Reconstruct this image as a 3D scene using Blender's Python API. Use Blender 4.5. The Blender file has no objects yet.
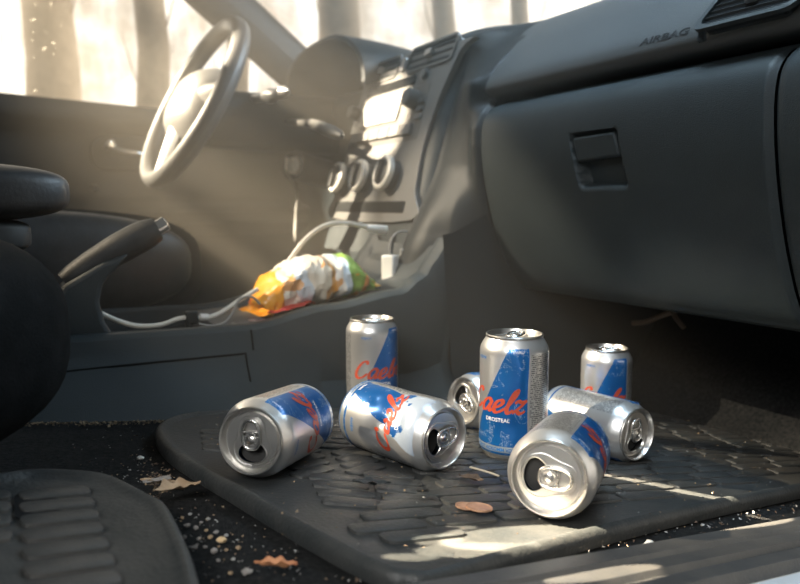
import bpy, bmesh, math, random
from mathutils import Vector, Matrix, noise
random.seed(7)
C = bpy.context.scene.collection
PI = math.pi
# ------------------------------------------------------------------ camera frame (car axes: X to the passenger side, Y forward, Z up)
F = 750.0
CAM = Vector((0, 0, .24))
PITCH = math.atan(87 / F)
RV = Vector((.469, .883, 0)).normalized()
VV = Vector((-RV.y, RV.x, 0))
ZV = Vector((0, 0, 1))
FW = VV * math.cos(PITCH) - ZV * math.sin(PITCH)
UP = VV * math.sin(PITCH) + ZV * math.cos(PITCH)
FN = Vector((-.033, .128, 1)).normalized()          # the footwell floor falls forward


FZ = .0635
def fl(X, Y): return FZ + .033 * X - .128 * Y
def ray(x, y): return FW + RV * ((x - 400) / F) + UP * ((292 - y) / F)
def on(x, y, ax, val):
    r = ray(x, y); i = 'XYZ'.index(ax)
    return CAM + r * ((val - CAM[i]) / r[i])
def onp(x, y, P, N):
    r = ray(x, y)
    return CAM + r * ((Vector(P) - CAM).dot(N) / r.dot(N))
def onfloor(x, y, h=0): return onp(x, y, (0, 0, FZ + h), Vector((-.033, .128, 1)))


# ------------------------------------------------------------------ materials
class NT:
    def __init__(s, name):
        s.m = bpy.data.materials.new(name); s.m.use_nodes = True
        s.t = s.m.node_tree; s.b = s.t.nodes['Principled BSDF']
    def n(s, typ, **kw):
        x = s.t.nodes.new(typ)
        for k, v in kw.items():
            if k.startswith('i_'): x.inputs[k[2:].replace('_', ' ')].default_value = v
            else: setattr(x, k, v)
        return x
    def l(s, a, b): s.t.links.new(a, b)
    def math(s, op, a, b=None, c=None):
        x = s.n('ShaderNodeMath', operation=op)
        for i, v in enumerate((a, b, c)):
            if v is None: continue
            if isinstance(v, (int, float)): x.inputs[i].default_value = v
            else: s.l(v, x.inputs[i])
        return x.outputs[0]
    def mix(s, f, a, b):
        x = s.n('ShaderNodeMix', data_type='RGBA')
        for i, v in ((0, f), (6, a), (7, b)):
            if isinstance(v, (int, float)): x.inputs[i].default_value = v
            elif isinstance(v, tuple): x.inputs[i].default_value = (*v, 1) if len(v) == 3 else v
            else: s.l(v, x.inputs[i])
        return x.outputs[2]


def mat(name, col, rough=.5, metal=0, col2=None, nscale=30, bump=0, bscale=200, spec=.5, coat=0, det=4, emit=None):
    s = NT(name); b = s.b
    b.inputs['Base Color'].default_value = (*col, 1)
    b.inputs['Roughness'].default_value = rough; b.inputs['Metallic'].default_value = metal
    b.inputs['Specular IOR Level'].default_value = spec; b.inputs['Coat Weight'].default_value = coat
    tc = s.n('ShaderNodeTexCoord')
    if col2:
        nz = s.n('ShaderNodeTexNoise', i_Scale=nscale, i_Detail=det, i_Roughness=.65); s.l(tc.outputs['Object'], nz.inputs['Vector'])
        r = s.n('ShaderNodeValToRGB'); s.l(nz.outputs[0], r.inputs[0])
        r.color_ramp.elements[0].position = .38; r.color_ramp.elements[1].position = .68
        r.color_ramp.elements[0].color = (*col, 1); r.color_ramp.elements[1].color = (*col2, 1)
        s.l(r.outputs[0], b.inputs['Base Color'])
    if bump:
        nb = s.n('ShaderNodeTexNoise', i_Scale=bscale, i_Detail=3); s.l(tc.outputs['Object'], nb.inputs['Vector'])
        bp = s.n('ShaderNodeBump', i_Strength=bump, i_Distance=.001); s.l(nb.outputs[0], bp.inputs['Height'])
        s.l(bp.outputs[0], b.inputs['Normal'])
    if emit: b.inputs['Emission Color'].default_value = (*emit[:3], 1); b.inputs['Emission Strength'].default_value = emit[3]
    return s.m


M = dict(
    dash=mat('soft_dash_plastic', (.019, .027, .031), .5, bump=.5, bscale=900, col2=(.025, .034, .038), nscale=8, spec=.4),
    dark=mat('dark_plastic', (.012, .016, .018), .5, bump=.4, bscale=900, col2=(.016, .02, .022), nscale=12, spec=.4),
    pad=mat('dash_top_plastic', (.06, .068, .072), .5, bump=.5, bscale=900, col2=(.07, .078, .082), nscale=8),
    black=mat('black_recess', (.004, .005, .006), .7, spec=.12),
    trim=mat('grey_stack_plastic', (.13, .125, .118), .4, bump=.15, bscale=700),
    trim2=mat('darker_stack_plastic', (.095, .09, .083), .4),
    dgrey=mat('charcoal_plastic', (.05, .05, .05), .4),
    chrome=mat('chrome', (.72, .7, .67), .18, 1),
    keym=mat('key_metal', (.75, .72, .66), .4, .25),
    silver=mat('satin_silver', (.5, .5, .5), .35, .9),
    leather=mat('black_leather', (.012, .014, .016), .5, bump=.3, bscale=260, col2=(.028, .03, .032)),
    fabric=mat('dark_seat_fabric', (.0035, .0045, .005), .9, bump=.8, bscale=700, col2=(.007, .008, .009), nscale=60, spec=.05),
    wheel=mat('wheel_leather', (.1, .1, .1), .42, bump=.3, bscale=300),
    hub=mat('wheel_hub_vinyl', (.17, .165, .16), .45, bump=.2, bscale=400),
    rubber=mat('mat_rubber', (.016, .019, .02), .55, bump=.6, bscale=320, col2=(.036, .037, .036), nscale=26, det=8),
    tread=mat('mat_tread_rubber', (.018, .021, .022), .5, bump=.6, bscale=350, col2=(.042, .041, .039), nscale=20, det=8),
    sill=mat('sill_plastic', (.04, .042, .044), .5, bump=.4, bscale=500, col2=(.07, .068, .064), nscale=18),
    carpet=mat('black_carpet', (.007, .008, .0085), .95, bump=1, bscale=900, col2=(.022, .022, .022), nscale=240, spec=.1),
    paint=mat('white_car_paint', (.62, .66, .7), .3, coat=.5),
    door=mat('door_plastic', (.035, .038, .04), .55, bump=.3, bscale=600),
    cable=mat('white_cable', (.72, .68, .6), .5),
    gcable=mat('grey_cable', (.3, .29, .27), .5),
    bcable=mat('brown_wire', (.16, .11, .075), .55),
    white=mat('white_plastic', (.78, .76, .72), .4),
    copper=mat('copper_coin', (.55, .33, .22), .42, .75, col2=(.4, .25, .18), nscale=120),
    leaf=mat('dry_leaf', (.25, .17, .1), .8, col2=(.36, .27, .18), nscale=90, bump=.4),
    rleaf=mat('red_brown_leaf', (.34, .13, .06), .7, col2=(.45, .22, .1), nscale=90),
    straw=mat('straw', (.5, .42, .3), .8),
    pebble=mat('pebble', (.16, .15, .14), .9, col2=(.28, .26, .24), nscale=150),
    sand=mat('tan_grit', (.28, .2, .12), .9), grit=mat('grey_grit', (.25, .25, .24), .9), soil=mat('brown_soil', (.09, .06, .04), .95),
    paper=mat('white_paper', (.75, .73, .68), .8), red=mat('red_scrap', (.5, .03, .02), .5),
    tan=mat('tan_card', (.5, .36, .2), .7, col2=(.62, .47, .28)),
    bark=mat('bark', (.62, .52, .41), .9, col2=(.8, .68, .55), nscale=6, bump=.5, bscale=30),
    ground=mat('leaf_litter', (.45, .38, .28), .95, col2=(.6, .52, .4), nscale=5),
    lid=mat('can_lid_aluminium', (.66, .65, .63), .3, 1, bump=.06, bscale=500),
    tab=mat('can_tab_aluminium', (.72, .71, .69), .26, 1),
    inside=mat('can_mouth_dark', (.01, .01, .01), .7),
    redink=mat('red_ink', (.45, .065, .03), .4, .15), whiteink=mat('white_ink', (.75, .76, .78), .45), blueink=mat('blue_ink', (.03, .16, .42), .4),
    emboss=mat('embossed_lettering', (.012, .014, .016), .6),
    scr=mat('display_glass', (.012, .012, .012), .12),
    panel=mat('cassette_panel', (.33, .31, .28), .38),
)


def glass_mat():
    s = NT('window_glass'); t = s.t
    t.nodes.remove(s.b)
    tr = s.n('ShaderNodeBsdfTransparent'); tr.inputs[0].default_value = (.96, .97, .96, 1)
    di = s.n('ShaderNodeBsdfDiffuse'); di.inputs[0].default_value = (.85, .8, .72, 1)
    tl = s.n('ShaderNodeBsdfTranslucent'); tl.inputs[0].default_value = (.9, .85, .75, 1)
    tc = s.n('ShaderNodeTexCoord'); nz = s.n('ShaderNodeTexNoise', i_Scale=90, i_Detail=3); s.l(tc.outputs['Object'], nz.inputs['Vector'])
    f = s.math('MULTIPLY', s.math('GREATER_THAN', nz.outputs[0], .7), .2)
    f2 = s.math('ADD', f, .03)
    a = s.n('ShaderNodeMixShader'); s.l(f2, a.inputs[0]); s.l(tr.outputs[0], a.inputs[1]); s.l(tl.outputs[0], a.inputs[2])
    s.l(a.outputs[0], t.nodes['Material Output'].inputs[0])
    return s.m
M['glass'] = glass_mat()


def can_mat(flip):
    """printed metal sleeve: UV in decimetres round (u) and up (v) the can"""
    s = NT('can_print_flipped' if flip else 'can_print'); b = s.b
    uv = s.n('ShaderNodeUVMap'); sp = s.n('ShaderNodeSeparateXYZ'); s.l(uv.outputs[0], sp.inputs[0])
    u = s.math('MULTIPLY', sp.outputs[0], 100.); v0 = s.math('MULTIPLY', sp.outputs[1], 100.)
    per = PI * 33
    um = s.math('SUBTRACT', s.math('FLOORED_MODULO', s.math('ADD', u, per / 2), per), per / 2)
    v = v0
    if flip:
        um = s.math('MULTIPLY', um, -1.); v = s.math('SUBTRACT', 128., v0)
    line = s.math('SUBTRACT', -4., s.math('MULTIPLY', s.math('SUBTRACT', 112., v), .476))
    blue = s.math('MULTIPLY', s.math('GREATER_THAN', um, line), s.math('LESS_THAN', um, 14.7))
    blue = s.math('MULTIPLY', blue, s.math('MULTIPLY', s.math('GREATER_THAN', v0, 19.), s.math('LESS_THAN', v0, 110.)))
    band = s.math('ADD', s.math('MULTIPLY', s.math('GREATER_THAN', v0, 16.5), s.math('LESS_THAN', v0, 19.)),
                  s.math('MULTIPLY', s.math('GREATER_THAN', v0, 8.), s.math('LESS_THAN', v0, 10.6)))
    ring = s.math('MULTIPLY', s.math('GREATER_THAN', v0, 10.6), s.math('LESS_THAN', v0, 16.5))
    allblue = s.math('MINIMUM', s.math('ADD', blue, band), 1.)
    # wear: pale scratches in the print
    tc = s.n('ShaderNodeTexCoord')
    nz = s.n('ShaderNodeTexNoise', i_Scale=55., i_Detail=6., i_Roughness=.7, i_Distortion=1.2); s.l(tc.outputs['Object'], nz.inputs[0])
    scr = s.math('LESS_THAN', s.math('ABSOLUTE', s.math('SUBTRACT', nz.outputs[0], .58)), .008)
    n2 = s.n('ShaderNodeTexNoise', i_Scale=24., i_Detail=3.); s.l(tc.outputs['Object'], n2.inputs[0])
    bl = s.mix(n2.outputs[0], (.004, .042, .19), (.01, .155, .44))
    bl = s.mix(s.math('MULTIPLY', scr, .55), bl, (.6, .68, .75))
    # small print block on the side of the label
    inpan = s.math('MULTIPLY', s.math('MULTIPLY', s.math('GREATER_THAN', um, 17.), s.math('LESS_THAN', um, 44.)),
                   s.math('MULTIPLY', s.math('GREATER_THAN', v0, 24.), s.math('LESS_THAN', v0, 104.)))
    row = s.math('GREATER_THAN', s.math('FRACT', s.math('DIVIDE', v0, 1.9)), .45)
    cx = s.n('ShaderNodeCombineXYZ'); s.l(s.math('MULTIPLY', um, 1.1), cx.inputs[0]); s.l(s.math('FLOOR', s.math('DIVIDE', v0, 1.9)), cx.inputs[1])
    n3 = s.n('ShaderNodeTexWhiteNoise', noise_dimensions='2D')
    cf = s.n('ShaderNodeVectorMath', operation='FLOOR'); s.l(cx.outputs[0], cf.inputs[0]); s.l(cf.outputs[0], n3.inputs[0])
    txt = s.math('MULTIPLY', inpan, s.math('MULTIPLY', row, s.math('GREATER_THAN', n3.outputs[0], .3)))
    base = s.mix(n2.outputs[0], (.52, .53, .54), (.7, .7, .69))
    base = s.mix(s.math('MULTIPLY', txt, .72), base, (.06, .07, .09))
    base = s.mix(s.math('MULTIPLY', ring, .8), base, (.62, .68, .72))
    if flip:   # print rubbed pale over the crumpled shoulder half
        n4 = s.n('ShaderNodeTexNoise', i_Scale=40., i_Detail=4., i_Distortion=.8); s.l(tc.outputs['Object'], n4.inputs[0])
        wm = s.math('MULTIPLY', s.math('GREATER_THAN', s.math('ADD', n4.outputs[0], s.math('MULTIPLY', v0, .0035)), .76), .75)
        bl = s.mix(wm, bl, (.55, .62, .68))
    col = s.mix(allblue, base, bl)
    s.l(col, b.inputs['Base Color'])
    s.l(s.math('SUBTRACT', .82, s.math('MULTIPLY', allblue, .42)), b.inputs['Metallic'])
    b.inputs['Roughness'].default_value = .33
    bp = s.n('ShaderNodeBump', i_Strength=.25, i_Distance=.0015); s.l(n2.outputs[0], bp.inputs['Height']); s.l(bp.outputs[0], b.inputs['Normal'])
    return s.m
CANM = {False: can_mat(False), True: can_mat(True)}


def bag_mat():
    s = NT('snack_bag_print'); b = s.b
    uv = s.n('ShaderNodeUVMap'); sp = s.n('ShaderNodeSeparateXYZ'); s.l(uv.outputs[0], sp.inputs[0])
    tc = s.n('ShaderNodeTexCoord')
    n1 = s.n('ShaderNodeTexNoise', i_Scale=16., i_Detail=2.); s.l(tc.outputs['Object'], n1.inputs[0])
    n2 = s.n('ShaderNodeTexNoise', i_Scale=34., i_Detail=3.); s.l(tc.outputs['Object'], n2.inputs[0])
    x = s.math('ADD', sp.outputs[0], s.math('MULTIPLY', s.math('SUBTRACT', n1.outputs[0], .5), .22))
    ramp = s.n('ShaderNodeValToRGB'); s.l(x, ramp.inputs[0]); cr = ramp.color_ramp; cr.interpolation = 'CONSTANT'
    cols = [(0, (.85, .36, .02)), (.17, (.8, .72, .6)), (.3, (.62, .66, .7)), (.4, (.82, .72, .58)), (.56, (.75, .4, .15)), (.6, (.8, .74, .66)), (.66, (.6, .68, .74)), (.72, (.3, .48, .1)), (.84, (.72, .3, .1)), (.89, (.33, .5, .12))]
    while len(cr.elements) < len(cols): cr.elements.new(.5)
    for e, (p, c) in zip(cr.elements, cols): e.position = p; e.color = (*c, 1)
    c = s.mix(s.math('MULTIPLY', s.math('GREATER_THAN', n2.outputs[0], .62), .8), ramp.outputs[0], (.8, .33, .04))
    s.l(c, b.inputs['Base Color']); b.inputs['Roughness'].default_value = .3
    bp = s.n('ShaderNodeBump', i_Strength=.5, i_Distance=.003); s.l(n2.outputs[0], bp.inputs['Height']); s.l(bp.outputs[0], b.inputs['Normal'])
    return s.m
M['bag'] = bag_mat()


def backdrop_mat():
    s = NT('bright_woodland'); t = s.t; t.nodes.remove(s.b)
    tc = s.n('ShaderNodeTexCoord')
    mp = s.n('ShaderNodeMapping'); mp.inputs['Scale'].default_value = (1, 1, .22); s.l(tc.outputs['Object'], mp.inputs[0])
    n1 = s.n('ShaderNodeTexNoise', i_Scale=2.6, i_Detail=5., i_Roughness=.6); s.l(mp.outputs[0], n1.inputs[0])
    n2 = s.n('ShaderNodeTexNoise', i_Scale=5., i_Detail=3.); s.l(tc.outputs['Object'], n2.inputs[0])
    f = s.math('ADD', s.math('MULTIPLY', n1.outputs[0], .7), s.math('MULTIPLY', n2.outputs[0], .3))
    r = s.n('ShaderNodeValToRGB'); s.l(f, r.inputs[0]); cr = r.color_ramp
    cr.elements[0].position = .4; cr.elements[0].color = (.5, .41, .31, 1)
    cr.elements[1].position = .58; cr.elements[1].color = (1, .93, .82, 1)
    e = s.n('ShaderNodeEmission', i_Strength=BACK); s.l(r.outputs[0], e.inputs[0])
    s.l(e.outputs[0], t.nodes['Material Output'].inputs[0])
    return s.m
BACK = 1.9


# ------------------------------------------------------------------ mesh helpers
class MB:
    def __init__(s): s.v = []; s.f = []; s.uv = None; s.mi = []
    def add(s, v, f, mi=0):
        o = len(s.v); s.v += [Vector(p) for p in v]; s.f += [tuple(i + o for i in q) for q in f]; s.mi += [mi] * len(f); return s
    def box(s, c, d, R=None, taper=1, mi=0):
        c = Vector(c); a, b, h = (x / 2 for x in d); v = []
        for z, k in ((-h, 1), (h, taper)):
            for x, y in ((-a, -b), (a, -b), (a, b), (-a, b)):
                p = Vector((x * k, y * k, z)); v.append(c + (R @ p if R else p))
        return s.add(v, [(3, 2, 1, 0), (4, 5, 6, 7), (0, 1, 5, 4), (1, 2, 6, 5), (2, 3, 7, 6), (3, 0, 4, 7)], mi)
    def grid(s, fn, nu, nv, closeu=False):
        v = [fn(i / (nu if closeu else nu), j / nv) for j in range(nv + 1) for i in range(nu if closeu else nu + 1)]
        w = nu if closeu else nu + 1; f = []
        for j in range(nv):
            for i in range(nu):
                f.append((j * w + i, j * w + (i + 1) % w, (j + 1) * w + (i + 1) % w, (j + 1) * w + i))
        return s.add(v, f)
    def tube(s, pts, r, seg=10, caps=True):
        pts = [Vector(p) for p in pts]; n = len(pts)
        rr = r if isinstance(r, (list, tuple)) else [r] * n
        v = []; f = []; ref = None
        for i, p in enumerate(pts):
            t = (pts[min(i + 1, n - 1)] - pts[max(i - 1, 0)]).normalized()
            if ref is None: ref = t.orthogonal().normalized()
            ref = (ref - t * ref.dot(t)).normalized(); b = t.cross(ref)
            for k in range(seg):
                a = 2 * PI * k / seg; v.append(p + (ref * math.cos(a) + b * math.sin(a)) * rr[i])
        for i in range(n - 1):
            for k in range(seg):
                f.append((i * seg + k, i * seg + (k + 1) % seg, (i + 1) * seg + (k + 1) % seg, (i + 1) * seg + k))
        if caps: f += [tuple(range(seg - 1, -1, -1)), tuple((n - 1) * seg + k for k in range(seg))]
        return s.add(v, f)
    def lathe(s, prof, seg=48, mtx=None, caps=False):
        v = []; f = []
        for z, r in prof:
            for k in range(seg):
                a = 2 * PI * k / seg; p = Vector((r * math.cos(a), r * math.sin(a), z)); v.append(mtx @ p if mtx else p)
        for i in range(len(prof) - 1):
            for k in range(seg):
                f.append((i * seg + k, i * seg + (k + 1) % seg, (i + 1) * seg + (k + 1) % seg, (i + 1) * seg + k))
        if caps: f += [tuple(range(seg - 1, -1, -1)), tuple((len(prof) - 1) * seg + k for k in range(seg))]
        return s.add(v, f)
    def prism(s, poly, fn0, fn1):
        """poly: 2-D points; fn0/fn1 map a 2-D point to the two faces"""
        n = len(poly); v = [fn0(p) for p in poly] + [fn1(p) for p in poly]
        f = [tuple(range(n - 1, -1, -1)), tuple(range(n, 2 * n))] + [(i, (i + 1) % n, n + (i + 1) % n, n + i) for i in range(n)]
        return s.add(v, f)
    def build(s, name, m, parent=None, bevel=0, seg=2, angle=40, sub=0, fix=True):
        off = Vector((0, 0, 0)); p = parent
        while p is not None: off += p.location; p = p.parent
        me = bpy.data.meshes.new(name)
        me.from_pydata([tuple(p - off) for p in s.v], [], s.f)
        for mm in (m if isinstance(m, (list, tuple)) else [m]): me.materials.append(mm)
        if any(s.mi): me.polygons.foreach_set('material_index', s.mi)
        if fix:
            bm = bmesh.new(); bm.from_mesh(me); bmesh.ops.recalc_face_normals(bm, faces=bm.faces); bm.to_mesh(me); bm.free()
        me.polygons.foreach_set('use_smooth', [True] * len(me.polygons)); me.set_sharp_from_angle(angle=math.radians(angle))
        o = bpy.data.objects.new(name, me); C.objects.link(o); o.parent = parent
        if bevel:
            b = o.modifiers.new('round', 'BEVEL'); b.width = bevel; b.segments = seg; b.limit_method = 'ANGLE'; b.angle_limit = math.radians(35); b.harden_normals = False
        if sub:
            q = o.modifiers.new('smooth', 'SUBSURF'); q.levels = sub; q.render_levels = sub
        return o


def thing(name, label, cat, loc=(0, 0, 0), group=None):
    o = bpy.data.objects.new(name, None); C.objects.link(o); o.location = loc
    return tag(o, label, cat, group)
def tag(o, label, cat, group=None):
    o['label'] = label; o['category'] = cat
    if group: o['group'] = group
    return o
def struct(o, label=None): 
    o['kind'] = 'structure'
    if label: o['label'] = label
    return o
def lab(o, text): o['label'] = text; return o


def smooth(pts, n=8, closed=False):
    P = [Vector(p) for p in pts]; m = len(P); out = []
    rng = range(m) if closed else range(m - 1)
    for i in rng:
        a, b, c, d = (P[(i + k) % m] if closed else P[min(max(i + k, 0), m - 1)] for k in (-1, 0, 1, 2))
        for j in range(n):
            t = j / n
            out.append(.5 * ((2 * b) + (c - a) * t + (2 * a - 5 * b + 4 * c - d) * t * t + (3 * b - a - 3 * c + d) * t ** 3))
    if not closed: out.append(P[-1])
    return out
def sm(a, b, x):
    t = min(max((x - a) / (b - a), 0), 1); return t * t * (3 - 2 * t)
def lerp_tab(tab, x):
    if x <= tab[0][0]: return tab[0][1]
    for (a, p), (b, q) in zip(tab, tab[1:]):
        if x <= b: return p + (q - p) * sm(a, b, x)
    return tab[-1][1]
def rrect(w, h, r, n=5):
    out = []
    for cx, cy, a0 in ((w / 2 - r, h / 2 - r, 0), (-w / 2 + r, h / 2 - r, 90), (-w / 2 + r, -h / 2 + r, 180), (w / 2 - r, -h / 2 + r, 270)):
        for k in range(n + 1):
            a = math.radians(a0 + 90 * k / n); out.append((cx + r * math.cos(a), cy + r * math.sin(a)))
    return out
def font_mesh(text, size, bold=0, shear=0, extrude=0):
    cu = bpy.data.curves.new('lettering', 'FONT'); cu.body = text; cu.size = size; cu.offset = bold; cu.shear = shear; cu.align_x = 'CENTER'; cu.align_y = 'CENTER'; cu.extrude = extrude
    cu.resolution_u = 3
    o = bpy.data.objects.new('lettering', cu); C.objects.link(o)
    dg = bpy.context.evaluated_depsgraph_get(); me = bpy.data.meshes.new_from_object(o.evaluated_get(dg))
    v = [w.co.copy() for w in me.vertices]; f = [tuple(p.vertices) for p in me.polygons]
    bpy.data.objects.remove(o); bpy.data.curves.remove(cu); bpy.data.meshes.remove(me)
    return v, f


# ================================================================== THE SETTING
fb = MB(); fb.grid(lambda a, b: (lambda X, Y: Vector((X, Y, fl(X, Y) - .006 + .0015 * noise.noise(Vector((X * 40, Y * 40, 0))))))(-1.85 + 1.5 * a, -.5 + 1.65 * b), 120, 120)
struct(fb.build('floor', M['carpet']))

# passenger door sill: inner step, ridged tread plastic, white painted body edge
def sill_strip(name, m, prof, bev=.002):
    """prof: (offset outwards from the inner sill line, height above the floor plane); runs along the car"""
    mb = MB(); n = 24
    def pt(u, k):
        Y = -.35 + 1.75 * u; X = -.372 - .075 * (Y - .25) + prof[k][0]; return Vector((X, Y, fl(X, Y) + prof[k][1]))
    mb.grid(lambda a, b: pt(a, int(round(b * (len(prof) - 1)))), n, len(prof) - 1)
    return struct(mb.build(name, m, angle=30))
SILL = [(-.002, -.012), (.0, .006), (.006, .011), (.022, .012), (.024, .009), (.029, .009), (.031, .013), (.045, .014), (.047, .010), (.053, .010), (.055, .014), (.066, .014), (.069, .006)]
sill_strip('trim_1', M['sill'], [(.03 + a, b) for a, b in SILL])
sill_strip('trim_2', M['paint'], [(.098, -.03), (.099, .004), (.104, .009), (.118, .011), (.16, .0), (.2, -.06), (.22, -.25)])

# driver's door with window opening
DX = -1.8
def door_sec(prof):
    mb = MB(); mb.grid(lambda a, b: Vector((prof[int(round(b * (len(prof) - 1)))][0], -.75 + 1.65 * a, prof[int(round(b * (len(prof) - 1)))][1] + (-.05 * sm(.0, 1., a) if b > .5 else 0))), 40, len(prof) - 1)
    return mb
dp = door_sec([(DX + .0, -.05), (DX + .02, .12), (DX + .03, .17), (DX + .09, .2), (DX + .095, .225), (DX + .085, .237), (DX + .03, .245), (DX + .012, .27), (DX + .0, .40), (DX + .005, .425), (DX + .03, .445), (DX + .032, .47), (DX + .02, .492), (DX - .05, .5), (DX - .07, .46)])
door = struct(dp.build('door_1', M['door'], angle=50))
hb = MB(); p0 = on(108, 150, 'X', DX + .03); p1 = on(143, 155, 'X', DX + .04)
hb.tube(smooth([p0 + Vector((0, 0, .012)), p0 + Vector((.008, .012, .004)), p0.lerp(p1, .4) + Vector((.012, 0, 0)), p0.lerp(p1, .75) + Vector((.01, 0, 0)), p1]), [.016, .017, .018, .018, .017, .016, .014, .012, .011] + [.0085] * 24, 10)
lab(hb.build('door_handle', M['chrome'], door), 'silver inner door lever')
rb = MB(); rb.prism(rrect(.17, .08, .03), lambda p: Vector((DX + .006, p0.y + .05 + p[0], p0.z - .005 + p[1])), lambda p: Vector((DX + .016, p0.y + .05 + p[0], p0.z - .005 + p[1])))
rb.build('handle_recess', M['dark'], door, bevel=.004)
lk = MB(); q = on(94, 188, 'X', DX + .02); lk.lathe([(0, .009), (.012, .009), (.016, .006), (.017, .001)], 16, Matrix.Translation(q) @ Matrix.Rotation(PI / 2, 4, 'Y')); lk.build('door_button', M['dgrey'], door)
# A-pillar and window frames
ap = MB(); A0, A1 = on(312, 84, 'X', -1.77), on(120, -92, 'X', -1.72)
ap.grid(lambda a, b: A0.lerp(A1, a) + Vector((.03 * math.cos(2 * PI * b), .036 * math.sin(2 * PI * b), .046 * math.sin(2 * PI * b))), 16, 20)
pil = struct(ap.build('trim_3', M['dark']))
w1 = MB(); w1.grid(lambda a, b: Vector((DX - .035 + .06 * b, -.75 + 1.62 * a - .75 * b * a, .47 + b * .36)), 4, 3)
struct(w1.build('window_1', M['glass'], fix=False))
w2 = MB(); w2.grid(lambda a, b: Vector((-1.78 + 1.48 * a, 1.2 - 1.05 * b + .05 * math.sin(PI * a), .5 + .36 * b)), 8, 3)
struct(w2.build('window_2', M['glass'], fix=False))
# firewall under the dash
fw = MB(); fw.grid(lambda a, b: Vector((-1.8 + 1.5 * a, 1.02 - .06 * (1 - b) ** 2 * 4, fl(-.8, 1.0) - .01 + .46 * b)), 6, 10)
struct(fw.build('wall_front', M['carpet']))
# outside: ground, bright woodland
gd = MB(); gd.grid(lambda a, b: Vector((-7 + 10 * a, -3 + 11 * b, -.45)), 4, 4); struct(gd.build('ground', M['ground']))
bk = MB(); bk.grid(lambda a, b: Vector((-1.0 + 4.2 * math.cos(math.radians(38 + 175 * a)), .3 + 4.2 * math.sin(math.radians(38 + 175 * a)), -.5 + 3.6 * b)), 60, 12)
struct(bk.build('backdrop', backdrop_mat()))
def tree(px, depth, w, label, lean=0, h=2.4):
    r = ray(px, 100); p = CAM + r * depth; p.z = -.47
    t = thing('tree', label, 'tree', p, 'trees outside the car windows')
    mb = MB(); pts = [p + Vector((lean * k / 8 + .02 * math.sin(k * 1.7 + px), .02 * math.cos(k * 1.3), h * k / 8)) for k in range(9)]
    mb.tube(pts, [w * (1.25 - .06 * k) for k in range(9)], 14); mb.build('trunk', M['bark'], t)
    for k in range(3):
        a = pts[4 + k]; b = MB(); s = 1 if (k + int(px)) % 2 else -1
        b.tube(smooth([a, a + RV * s * .07 + Vector((0, 0, .12)), a + RV * s * .15 + Vector((0, 0, .4))], 5), [w * .1 * (1 - .08 * j) for j in range(11)], 8); b.build('branch', M['bark'], t)
tree(150, 3.9, .085, 'tree trunk seen through driver window, nearest the steering wheel', .05)
tree(52, 4.2, .15, 'broad pale tree trunk seen at far left of driver window', -.03)
tree(232, 4.1, .06, 'thin tree trunk behind the steering wheel rim', .1)
tree(337, 4.3, .13, 'broad tree trunk behind the instrument hood in windscreen', .02)
tree(445, 4.2, .07, 'tree trunk above the centre vents in windscreen', -.05)
tree(514, 4.2, .055, 'slim tree trunk seen above the passenger dash top', .03)

# ================================================================== DASHBOARD
dash = thing('dashboard', 'charcoal car dashboard with grey centre stack and glovebox', 'dashboard', (-.9, .75, .2))
XR, XL = -.28, -.895
PADP = [(.76, .392), (.665, .384), (.635, .383), (.612, .386), (.603, .393), (.601, .402), (.607, .416), (.63, .442), (.665, .475), (.71, .505), (.77, .523), (.85, .53), (1.0, .525), (1.15, .495)]
PS = smooth([(0, y, z) for y, z in PADP], 5)
def pad_at(X, k): 
    p = PS[k]
    drop = 0.0
    return Vector((X, p.y, p.z))
def padfn(a, b):
    k = int(round(b * (len(PS) - 1))); X = XL - .02 + (XR - XL + .02) * a
    p = pad_at(X, k)
    e = sm(-.93, -1.0, X)                      # rolls forward/down into the stack side
    p.y -= .008 * e
    # seam line beside the airbag cover
    if k > 21 and abs(X + .517) < .0028: p.y += .004; p.z -= .004
    return p
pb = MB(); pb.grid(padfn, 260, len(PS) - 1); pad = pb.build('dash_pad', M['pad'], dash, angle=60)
# airbag lettering pressed into the pad face
def pad_face(X, t):
    """point and normal on the sloping face of the pad; t metres up from the lip"""
    a, b = Vector((0, .607, .416)), Vector((0, .665, .475)); d = (b - a).normalized()
    n = Vector((0, -d.z, d.y)); p = a + d * t; p.x = X; return p, n, d
v, f = font_mesh('AIRBAG', .0135, .0003, .1, .0006)
cp = onp(662, 37, (0, .62, .429), Vector((0, -.72, .7)))
lv = []
for q in v:
    k = 0
    z = cp.z + q.y * .72
    for i in range(len(PS) - 1):
        if PS[i].z <= z <= PS[i + 1].z and i > 10: k = i
    A_, B_ = PS[k], PS[k + 1]; t_ = (z - A_.z) / (B_.z - A_.z); P_ = A_.lerp(B_, t_); T_ = (B_ - A_).normalized(); N_ = Vector((0, -T_.z, T_.y))
    lv.append(Vector((cp.x + q.x * 1.35, P_.y, z)) + N_ * (.0003 + max(0, q.z) * .5))
MB().add(lv, f).build('airbag_lettering', M['emboss'], dash, fix=False)
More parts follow.
